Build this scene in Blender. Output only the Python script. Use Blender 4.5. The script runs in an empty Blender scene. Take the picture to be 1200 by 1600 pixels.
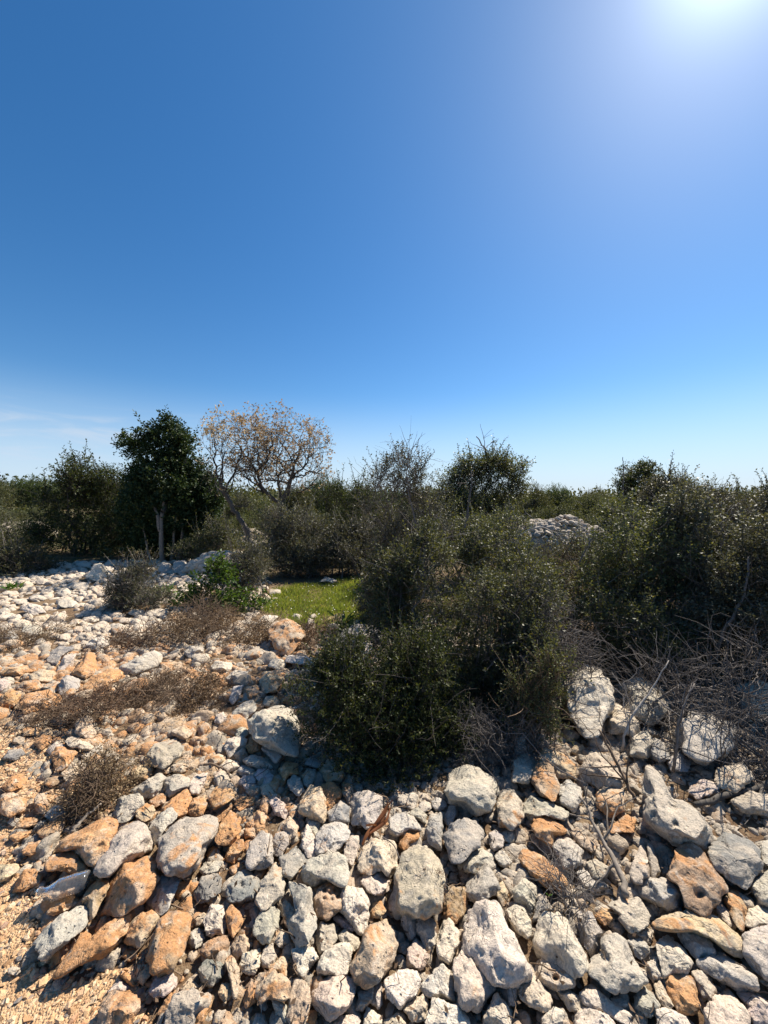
import bpy, math
import numpy as np
from mathutils import Vector, Matrix

SC = bpy.context.scene
COL = SC.collection
PI = math.pi
F_PX, CX, CY = 600.0, 600.0, 800.0          # focal length and centre in pixels of the 1200x1600 photograph
CAM_H, PITCH = 1.6, math.radians(2.1)       # eye height, camera tilted slightly down

# ------------------------------------------------------------------ small maths
def unit(v):
    v = np.asarray(v, float)
    return v / np.maximum(np.linalg.norm(v, axis=-1, keepdims=True), 1e-9)

def ray(px, py):
    """world direction through a point of the photograph, scaled so that its depth along y is about 1"""
    x = (np.asarray(px, float) - CX) / F_PX
    z = (CY - np.asarray(py, float)) / F_PX
    c, s = math.cos(PITCH), math.sin(PITCH)
    return np.stack([x, c + z * s, z * c - s], -1)

CAM = np.array([0, 0, CAM_H])

_perm = np.random.RandomState(11).permutation(256)
_perm = np.concatenate([_perm, _perm, _perm])
_grad = unit(np.random.RandomState(12).randn(256, 3))

def noise3(P):
    P = np.asarray(P, float)
    I = np.floor(P).astype(int); f = P - I
    I &= 255
    u = f * f * f * (f * (f * 6 - 15) + 10)
    out = np.zeros(P.shape[:-1])
    for dx in (0, 1):
        wx = u[..., 0] if dx else 1 - u[..., 0]
        for dy in (0, 1):
            wy = u[..., 1] if dy else 1 - u[..., 1]
            for dz in (0, 1):
                wz = u[..., 2] if dz else 1 - u[..., 2]
                h = _perm[_perm[_perm[(I[..., 0] + dx) & 255] + ((I[..., 1] + dy) & 255)] + ((I[..., 2] + dz) & 255)]
                g = _grad[h]
                d = f - np.array([dx, dy, dz])
                out += wx * wy * wz * (g * d).sum(-1)
    return out * 1.6

def fbm(P, o=4, gain=0.5):
    a, s, r = 1.0, 1.0, 0
    for k in range(o):
        r = r + a * noise3(P * s + 17.3 * k); a *= gain; s *= 2.03
    return r

def smooth(e0, e1, x):
    t = np.clip((x - e0) / (e1 - e0), 0, 1)
    return t * t * (3 - 2 * t)

def in_poly(x, y, poly):
    x = np.asarray(x); y = np.asarray(y)
    ins = np.zeros(x.shape, bool)
    n = len(poly)
    for i in range(n):
        x0, y0 = poly[i]; x1, y1 = poly[(i + 1) % n]
        if y0 == y1: continue
        c = ((y0 > y) != (y1 > y)) & (x < (x1 - x0) * (y - y0) / (y1 - y0) + x0)
        ins ^= c
    return ins

# ------------------------------------------------------------------ terrain height
def ground_z(x, y):
    x = np.asarray(x, float); y = np.asarray(y, float)
    P = np.stack([x * 0.55, y * 0.55, np.zeros_like(x)], -1)
    z = 0.05 * noise3(P) + 0.03 * noise3(P * 2.7 + 5)
    far = smooth(12, 60, np.hypot(x, y))
    P2 = np.stack([x * 0.03, y * 0.03, np.zeros_like(x) + 3.3], -1)
    z = z * (1 - 0.5 * far) + far * 0.7 * noise3(P2)
    z = z + 1.1 * smooth(9, 24, y) * smooth(-2, -18, x)          # low rise at the far left
    return z

def to_ground(px, py, lift=0.0):
    """where the line of sight through a photo point meets the terrain"""
    r = ray(px, py)
    t = (CAM_H - lift) / np.maximum(-r[..., 2], 0.004)
    for _ in range(6):
        p = CAM + r * t[..., None]
        g = ground_z(p[..., 0], p[..., 1]) + lift
        t = (CAM_H - g) / np.maximum(-r[..., 2], 0.004)
    return CAM + r * t[..., None]

def at_depth(px, depth, py=None):
    """ground point (or the point at photo height py) in the column px at this depth"""
    r = ray(px, 778.0 if py is None else py)
    p = CAM + r * (depth / r[1])
    if py is None: p[2] = float(ground_z(p[0], p[1]))
    return p

# ------------------------------------------------------------------ meshes and objects
def mesh_np(name, V, F, mat=None, flat=False):
    V = np.ascontiguousarray(V, np.float32); F = np.ascontiguousarray(F, np.int32)
    m, k = F.shape
    me = bpy.data.meshes.new(name)
    me.vertices.add(len(V)); me.vertices.foreach_set('co', V.ravel())
    me.loops.add(m * k); me.loops.foreach_set('vertex_index', F.ravel())
    me.polygons.add(m); me.polygons.foreach_set('loop_start', np.arange(0, m * k, k, dtype=np.int32))
    me.polygons.foreach_set('use_smooth', np.full(m, not flat))
    me.update(calc_edges=True)
    if mat: me.materials.append(mat)
    return me

def link(name, data, loc=(0, 0, 0), parent=None):
    o = bpy.data.objects.new(name, data)
    COL.objects.link(o)
    o.location = loc
    if parent is not None: o.parent = parent
    return o

def tag(o, label, cat=None, group=None, kind=None):
    if label: o['label'] = label
    if cat: o['category'] = cat
    if group: o['group'] = group
    if kind: o['kind'] = kind
    return o

def thing(name, label, cat, loc, group=None):
    o = link(name, None, [float(c) for c in loc])
    o.empty_display_size = 0.1
    return tag(o, label, cat, group)

def join(parts):
    V, F, n = [], [], 0
    for v, f in parts:
        if len(v) == 0: continue
        V.append(v); F.append(f + n); n += len(v)
    return np.concatenate(V), np.concatenate(F)

def tubes(P, R, sides=5, rng=None):
    """N polylines of k points with radii -> quads"""
    P = np.asarray(P, float); R = np.asarray(R, float)
    N, k, _ = P.shape
    T = unit(np.gradient(P, axis=1))
    rng = rng or np.random.RandomState(1)
    ref = unit(rng.randn(N, 1, 3))
    n1 = unit(np.cross(T, ref)); n2 = np.cross(T, n1)
    a = np.arange(sides) * 2 * PI / sides
    V = P[:, :, None, :] + R[:, :, None, None] * (np.cos(a)[None, None, :, None] * n1[:, :, None, :] + np.sin(a)[None, None, :, None] * n2[:, :, None, :])
    idx = np.arange(N * k * sides).reshape(N, k, sides)
    nx = np.roll(idx, -1, 2)
    F = np.stack([idx[:, :-1], nx[:, :-1], nx[:, 1:], idx[:, 1:]], -1).reshape(-1, 4)
    return V.reshape(-1, 3), F

def leaf_quads(B, D, S, L, W, fold=0.25, mid=0.5):
    nrm = np.cross(D, S)
    m = B + D * (L * mid)[:, None]
    f = nrm * (W * fold)[:, None]
    V = np.stack([B, m + S * (W / 2)[:, None] + f, B + D * L[:, None], m - S * (W / 2)[:, None] + f], 1)
    n = len(B)
    return V.reshape(-1, 3), np.arange(n * 4).reshape(n, 4)

def icosphere(sub):
    t = (1 + 5 ** 0.5) / 2
    V = unit(np.array([(-1, t, 0), (1, t, 0), (-1, -t, 0), (1, -t, 0), (0, -1, t), (0, 1, t), (0, -1, -t), (0, 1, -t), (t, 0, -1), (t, 0, 1), (-t, 0, -1), (-t, 0, 1)], float))
    F = np.array([(0, 11, 5), (0, 5, 1), (0, 1, 7), (0, 7, 10), (0, 10, 11), (1, 5, 9), (5, 11, 4), (11, 10, 2), (10, 7, 6), (7, 1, 8), (3, 9, 4), (3, 4, 2), (3, 2, 6), (3, 6, 8), (3, 8, 9), (4, 9, 5), (2, 4, 11), (6, 2, 10), (8, 6, 7), (9, 8, 1)])
    for _ in range(sub):
        E = np.sort(np.concatenate([F[:, [0, 1]], F[:, [1, 2]], F[:, [2, 0]]]), 1)
        U, inv = np.unique(E, axis=0, return_inverse=True)
        inv = inv.reshape(-1)
        n, m = len(V), len(F)
        V = np.concatenate([V, unit(V[U[:, 0]] + V[U[:, 1]])])
        a, b, c = inv[:m] + n, inv[m:2 * m] + n, inv[2 * m:] + n
        F = np.concatenate([np.stack([F[:, 0], a, c], 1), np.stack([F[:, 1], b, a], 1), np.stack([F[:, 2], c, b], 1), np.stack([a, b, c], 1)])
    return V, F

ICO = [icosphere(k) for k in range(5)]

# ------------------------------------------------------------------ materials
def new_mat(name):
    m = bpy.data.materials.new(name); m.use_nodes = True
    nt = m.node_tree
    for n in list(nt.nodes): nt.nodes.remove(n)
    out = nt.nodes.new('ShaderNodeOutputMaterial')
    return m, nt, out

class N:
    """small helper around a node tree"""
    def __init__(s, nt): s.nt = nt
    def new(s, t, **kw):
        n = s.nt.nodes.new(t)
        for k, v in kw.items(): setattr(n, k, v)
        return n
    def put(s, sock, v):
        if isinstance(v, bpy.types.NodeSocket): s.nt.links.new(v, sock)
        elif isinstance(v, (tuple, list)) and len(v) == 3 and sock.type == 'RGBA': sock.default_value = (*v, 1)
        else: sock.default_value = v
    def noise(s, vec, scale, detail=4, rough=0.55, dist=0.0):
        n = s.new('ShaderNodeTexNoise')
        s.put(n.inputs['Vector'], vec); s.put(n.inputs['Scale'], scale); s.put(n.inputs['Detail'], detail); s.put(n.inputs['Roughness'], rough); s.put(n.inputs['Distortion'], dist)
        return n.outputs['Fac']
    def voro(s, vec, scale, feature='F1', out='Distance', rnd=1.0):
        n = s.new('ShaderNodeTexVoronoi', feature=feature)
        s.put(n.inputs['Vector'], vec); s.put(n.inputs['Scale'], scale); s.put(n.inputs['Randomness'], rnd)
        return n.outputs[out]
    def math(s, op, a, b=0.0, clamp=False):
        n = s.new('ShaderNodeMath', operation=op); n.use_clamp = clamp
        s.put(n.inputs[0], a); s.put(n.inputs[1], b)
        return n.outputs[0]
    def mapr(s, v, a, b, c=0.0, d=1.0):
        n = s.new('ShaderNodeMapRange'); n.interpolation_type = 'SMOOTHSTEP'
        for i, x in enumerate((v, a, b, c, d)): s.put(n.inputs[i], x)
        return n.outputs[0]
    def mix(s, f, a, b, blend='MIX'):
        n = s.new('ShaderNodeMix', data_type='RGBA', blend_type=blend)
        s.put(n.inputs['Factor'], f); s.put(n.inputs[6], a); s.put(n.inputs[7], b)
        return n.outputs[2]
    def bump(s, h, dist, strength=1.0, normal=None):
        n = s.new('ShaderNodeBump')
        s.put(n.inputs['Height'], h); s.put(n.inputs['Distance'], dist); s.put(n.inputs['Strength'], strength)
        if normal is not None: s.put(n.inputs['Normal'], normal)
        return n.outputs[0]
    def principled(s, col, rough=0.9, spec=0.3, normal=None):
        n = s.new('ShaderNodeBsdfPrincipled')
        s.put(n.inputs['Base Color'], col); s.put(n.inputs['Roughness'], rough); s.put(n.inputs['Specular IOR Level'], spec)
        if normal is not None: s.put(n.inputs['Normal'], normal)
        return n
    def ramp(s, fac, stops):
        n = s.new('ShaderNodeValToRGB')
        e = n.color_ramp.elements
        while len(e) < len(stops): e.new(0.5)
        for el, (p, c) in zip(e, stops): el.position = p; el.color = (*c, 1)
        s.put(n.inputs[0], fac)
        return n.outputs[0]

def rock_material(name, per_island):
    m, nt, out = new_mat(name); n = N(nt)
    geo = n.new('ShaderNodeNewGeometry')
    oi = n.new('ShaderNodeObjectInfo')
    tc = n.new('ShaderNodeTexCoord')
    if per_island:
        rnd = geo.outputs['Random Per Island']
        base = n.ramp(rnd, [(0, (.24, .205, .16)), (.14, (.45, .38, .29)), (.3, (.44, .295, .17)), (.45, (.38, .32, .245)), (.6, (.48, .265, .12)), (.72, (.42, .33, .235)), (.86, (.52, .445, .345)), (1, (.27, .235, .19))])
        stain = n.math('FRACT', n.math('MULTIPLY', rnd, 7.3))
        off = n.math('MULTIPLY', rnd, 37.0)
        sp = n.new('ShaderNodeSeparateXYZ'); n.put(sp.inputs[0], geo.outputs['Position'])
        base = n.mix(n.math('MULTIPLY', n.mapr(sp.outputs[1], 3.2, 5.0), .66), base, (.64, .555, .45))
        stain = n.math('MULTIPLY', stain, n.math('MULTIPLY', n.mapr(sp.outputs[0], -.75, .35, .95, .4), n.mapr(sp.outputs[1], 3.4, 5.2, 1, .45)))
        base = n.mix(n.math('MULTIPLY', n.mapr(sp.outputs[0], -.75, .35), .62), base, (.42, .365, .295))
        src = geo.outputs['Position']
    else:
        rnd = oi.outputs['Random']
        base = oi.outputs['Color']; stain = oi.outputs['Alpha']
        off = n.math('MULTIPLY', rnd, 53.0)
        src = tc.outputs['Object']
    add = n.new('ShaderNodeVectorMath', operation='ADD')
    comb = n.new('ShaderNodeCombineXYZ')
    for i in range(3): n.put(comb.inputs[i], off)
    n.put(add.inputs[0], src); n.put(add.inputs[1], comb.outputs[0])
    v = add.outputs[0]
    big = n.noise(v, 9, 5, .6, .6)
    med = n.noise(v, 34, 6, .65, .3)
    fine = n.noise(v, 140, 5, .7)
    veil = n.mapr(n.noise(v, 6.5, 5, .65, .9), .45, .60)
    base = n.mix(n.math('MULTIPLY', veil, .5), base, (.60, .50, .385))
    # terra rossa staining
    thr = n.math('SUBTRACT', 0.72, n.math('MULTIPLY', stain, 0.42))
    s_mask = n.mapr(big, thr, n.math('ADD', thr, 0.14))
    s_mask = n.math('MULTIPLY', s_mask, n.mapr(med, .3, .55, .45, 1))
    c = n.mix(s_mask, base, (.50, .26, .115))
    # pale fresh faces, grey weathered patches
    pale = n.mapr(n.noise(v, 17, 5, .6, .8), .56, .70)
    c = n.mix(n.math('MULTIPLY', pale, .6), c, (.68, .59, .475))
    liche = n.mapr(n.noise(v, 24, 6, .7, .4), .53, .64)
    c = n.mix(n.math('MULTIPLY', liche, .6), c, (.17, .16, .145))
    tint = n.mapr(fine, .3, .7, .76, 1.2)
    c = n.mix(1.0, c, n.new('ShaderNodeCombineColor').outputs[0], 'MULTIPLY') if False else c
    hsv = n.new('ShaderNodeHueSaturation'); n.put(hsv.inputs['Color'], c); n.put(hsv.inputs['Value'], tint)
    c = hsv.outputs[0]
    # solution pits and hairline cracks
    pit = n.mapr(n.voro(v, 46, 'SMOOTH_F1'), .0, .26)
    pit_on = n.mapr(n.noise(v, 13, 2), .5, .62)
    pit = n.math('SUBTRACT', 1.0, n.math('MULTIPLY', pit_on, n.math('SUBTRACT', 1.0, pit)))
    warp = n.new('ShaderNodeVectorMath', operation='ADD')
    wn = n.new('ShaderNodeTexNoise'); n.put(wn.inputs['Vector'], v); n.put(wn.inputs['Scale'], 14.0)
    wsc = n.new('ShaderNodeVectorMath', operation='SCALE'); n.put(wsc.inputs[0], wn.outputs['Color']); n.put(wsc.inputs['Scale'], .12)
    n.put(warp.inputs[0], v); n.put(warp.inputs[1], wsc.outputs[0])
    crack = n.mapr(n.voro(warp.outputs[0], 11, 'DISTANCE_TO_EDGE'), .0, .035)
    crack_on = n.mapr(n.noise(v, 6, 2), .5, .6)
    crack = n.math('SUBTRACT', 1.0, n.math('MULTIPLY', crack_on, n.math('SUBTRACT', 1.0, crack)))
    h = n.math('ADD', n.math('MULTIPLY', med, .6), n.math('MULTIPLY', fine, .32))
    h = n.math('ADD', h, n.math('MULTIPLY', pit, .5))
    h = n.math('ADD', h, n.math('MULTIPLY', crack, .12))
    nor = n.bump(h, .021, 1.0)
    c = n.mix(n.math('MULTIPLY', n.math('SUBTRACT', 1.0, pit), .35), c, (.16, .115, .075))
    c = n.mix(n.math('MULTIPLY', n.math('SUBTRACT', 1.0, crack), .22), c, (.14, .10, .07))
    p = n.principled(c, .88, .25, nor)
    nt.links.new(p.outputs[0], out.inputs[0])
    return m

def leaf_material(name, c0, c1, c2, rough=.38, trans=.35, spec=.5, tcol=None):
    rough = rough + .14; spec = spec * .42
    m, nt, out = new_mat(name); n = N(nt)
    geo = n.new('ShaderNodeNewGeometry')
    oi = n.new('ShaderNodeObjectInfo')
    rnd = geo.outputs['Random Per Island']
    c = n.ramp(rnd, [(0, c0), (.5, c1), (.85, c1), (1, c2)])
    hsv = n.new('ShaderNodeHueSaturation'); n.put(hsv.inputs['Color'], c)
    n.put(hsv.inputs['Value'], n.mapr(oi.outputs['Random'], 0, 1, .8, 1.25))
    n.put(hsv.inputs['Hue'], n.mapr(oi.outputs['Random'], 0, 1, .485, .51))
    c = hsv.outputs[0]
    p = n.principled(c, rough, spec)
    t = n.new('ShaderNodeBsdfTranslucent')
    n.put(t.inputs['Color'], n.mix(1.0, c, tcol or (1.5, 1.35, .5), 'MULTIPLY'))
    mx = n.new('ShaderNodeMixShader'); n.put(mx.inputs[0], trans)
    nt.links.new(p.outputs[0], mx.inputs[1]); nt.links.new(t.outputs[0], mx.inputs[2])
    nt.links.new(mx.outputs[0], out.inputs[0])
    return m

def wood_material(name, c0, c1, scale=40, rough=.85):
    m, nt, out = new_mat(name); n = N(nt)
    geo = n.new('ShaderNodeNewGeometry'); tc = n.new('ShaderNodeTexCoord')
    v = tc.outputs['Object']
    a = n.noise(v, scale, 5, .6, .5)
    c = n.mix(n.mapr(n.math('ADD', n.math('MULTIPLY', a, .7), n.math('MULTIPLY', geo.outputs['Random Per Island'], .35)), .3, .75), c0, c1)
    p = n.principled(c, rough, .3, n.bump(a, .004, .7))
    nt.links.new(p.outputs[0], out.inputs[0])
    return m

M = {}
def build_materials():
    M['rock'] = rock_material('limestone', False)
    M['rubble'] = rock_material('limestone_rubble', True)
    M['kermes'] = leaf_material('kermes_leaf', (0.035, 0.055, 0.019), (0.055, 0.076, 0.023), (0.150, 0.161, 0.046), .36, .32)
    M['olive'] = leaf_material('olive_green_leaf', (0.055, 0.066, 0.031), (0.090, 0.103, 0.048), (0.181, 0.176, 0.073), .36, .3)
    M['grey_leaf'] = leaf_material('grey_green_leaf', (0.057, 0.064, 0.043), (0.102, 0.107, 0.074), (0.190, 0.184, 0.127), .36, .25)
    M['dark_leaf'] = leaf_material('dark_green_leaf', (0.018, 0.033, 0.015), (0.030, 0.050, 0.020), (0.075, 0.088, 0.031), .42, .22)
    M['mid_leaf'] = leaf_material('mid_green_leaf', (0.033, 0.054, 0.020), (0.059, 0.084, 0.028), (0.141, 0.153, 0.045), .38, .3)
    M['bright_leaf'] = leaf_material('glossy_bright_leaf', (0.035, 0.075, 0.016), (0.060, 0.120, 0.022), (0.130, 0.200, 0.040), .3, .38)
    M['far_leaf'] = leaf_material('scrub_leaf', (0.060, 0.075, 0.036), (0.099, 0.114, 0.051), (0.150, 0.150, 0.068), .5, .25, .4)
    M['brown_leaf'] = leaf_material('dry_oak_leaf', (.33, .265, .165), (.50, .42, .275), (.62, .55, .40), .6, .35, .3, (1.2, 1.0, .7))
    M['dry_leaf'] = leaf_material('withered_leaf', (.10, .068, .042), (.19, .13, .08), (.36, .27, .17), .6, .2, .35, (1.2, 1.0, .7))
    M['grass'] = leaf_material('grass_blade', (.11, .15, .04), (.165, .215, .06), (.38, .34, .16), .45, .45)
    M['strap_leaf'] = leaf_material('strap_leaf', (.05, .10, .04), (.075, .14, .05), (.12, .18, .07), .35, .3)
    M['strap_dry'] = leaf_material('dry_strap_leaf', (.16, .06, .025), (.26, .11, .045), (.40, .22, .11), .45, .2, .4, (1.2, 1, .7))
    M['bark'] = wood_material('dark_bark', (.035, .030, .025), (.11, .095, .08))
    M['bark_pale'] = wood_material('pale_bark', (.12, .10, .08), (.27, .23, .19))
    M['twig'] = wood_material('grey_twig', (.075, .063, .055), (.20, .175, .155), 60)
    M['twig_brown'] = wood_material('brown_twig', (.07, .048, .032), (.21, .145, .095), 60)
    M['twig_pale'] = wood_material('bleached_twig', (.30, .26, .22), (.50, .45, .39), 60)
# ------------------------------------------------------------------ traced stones
# colour code -> (base colour, amount of red earth staining, word used in labels)
RCOL = {'w': ((.64, .555, .45), .08, 'cream'), 'c': ((.58, .485, .37), .2, 'pale'), 't': ((.55, .42, .275), .55, 'tan'),
        'o': ((.58, .345, .17), .8, 'orange'), 'b': ((.40, .275, .165), .65, 'brown'), 'g': ((.46, .415, .35), .1, 'grey'),
        'd': ((.26, .25, .225), .08, 'dark grey'), 'p': ((.60, .48, .395), .22, 'pinkish'), 'm': ((.47, .40, .315), .38, 'grey and tan')}
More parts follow.
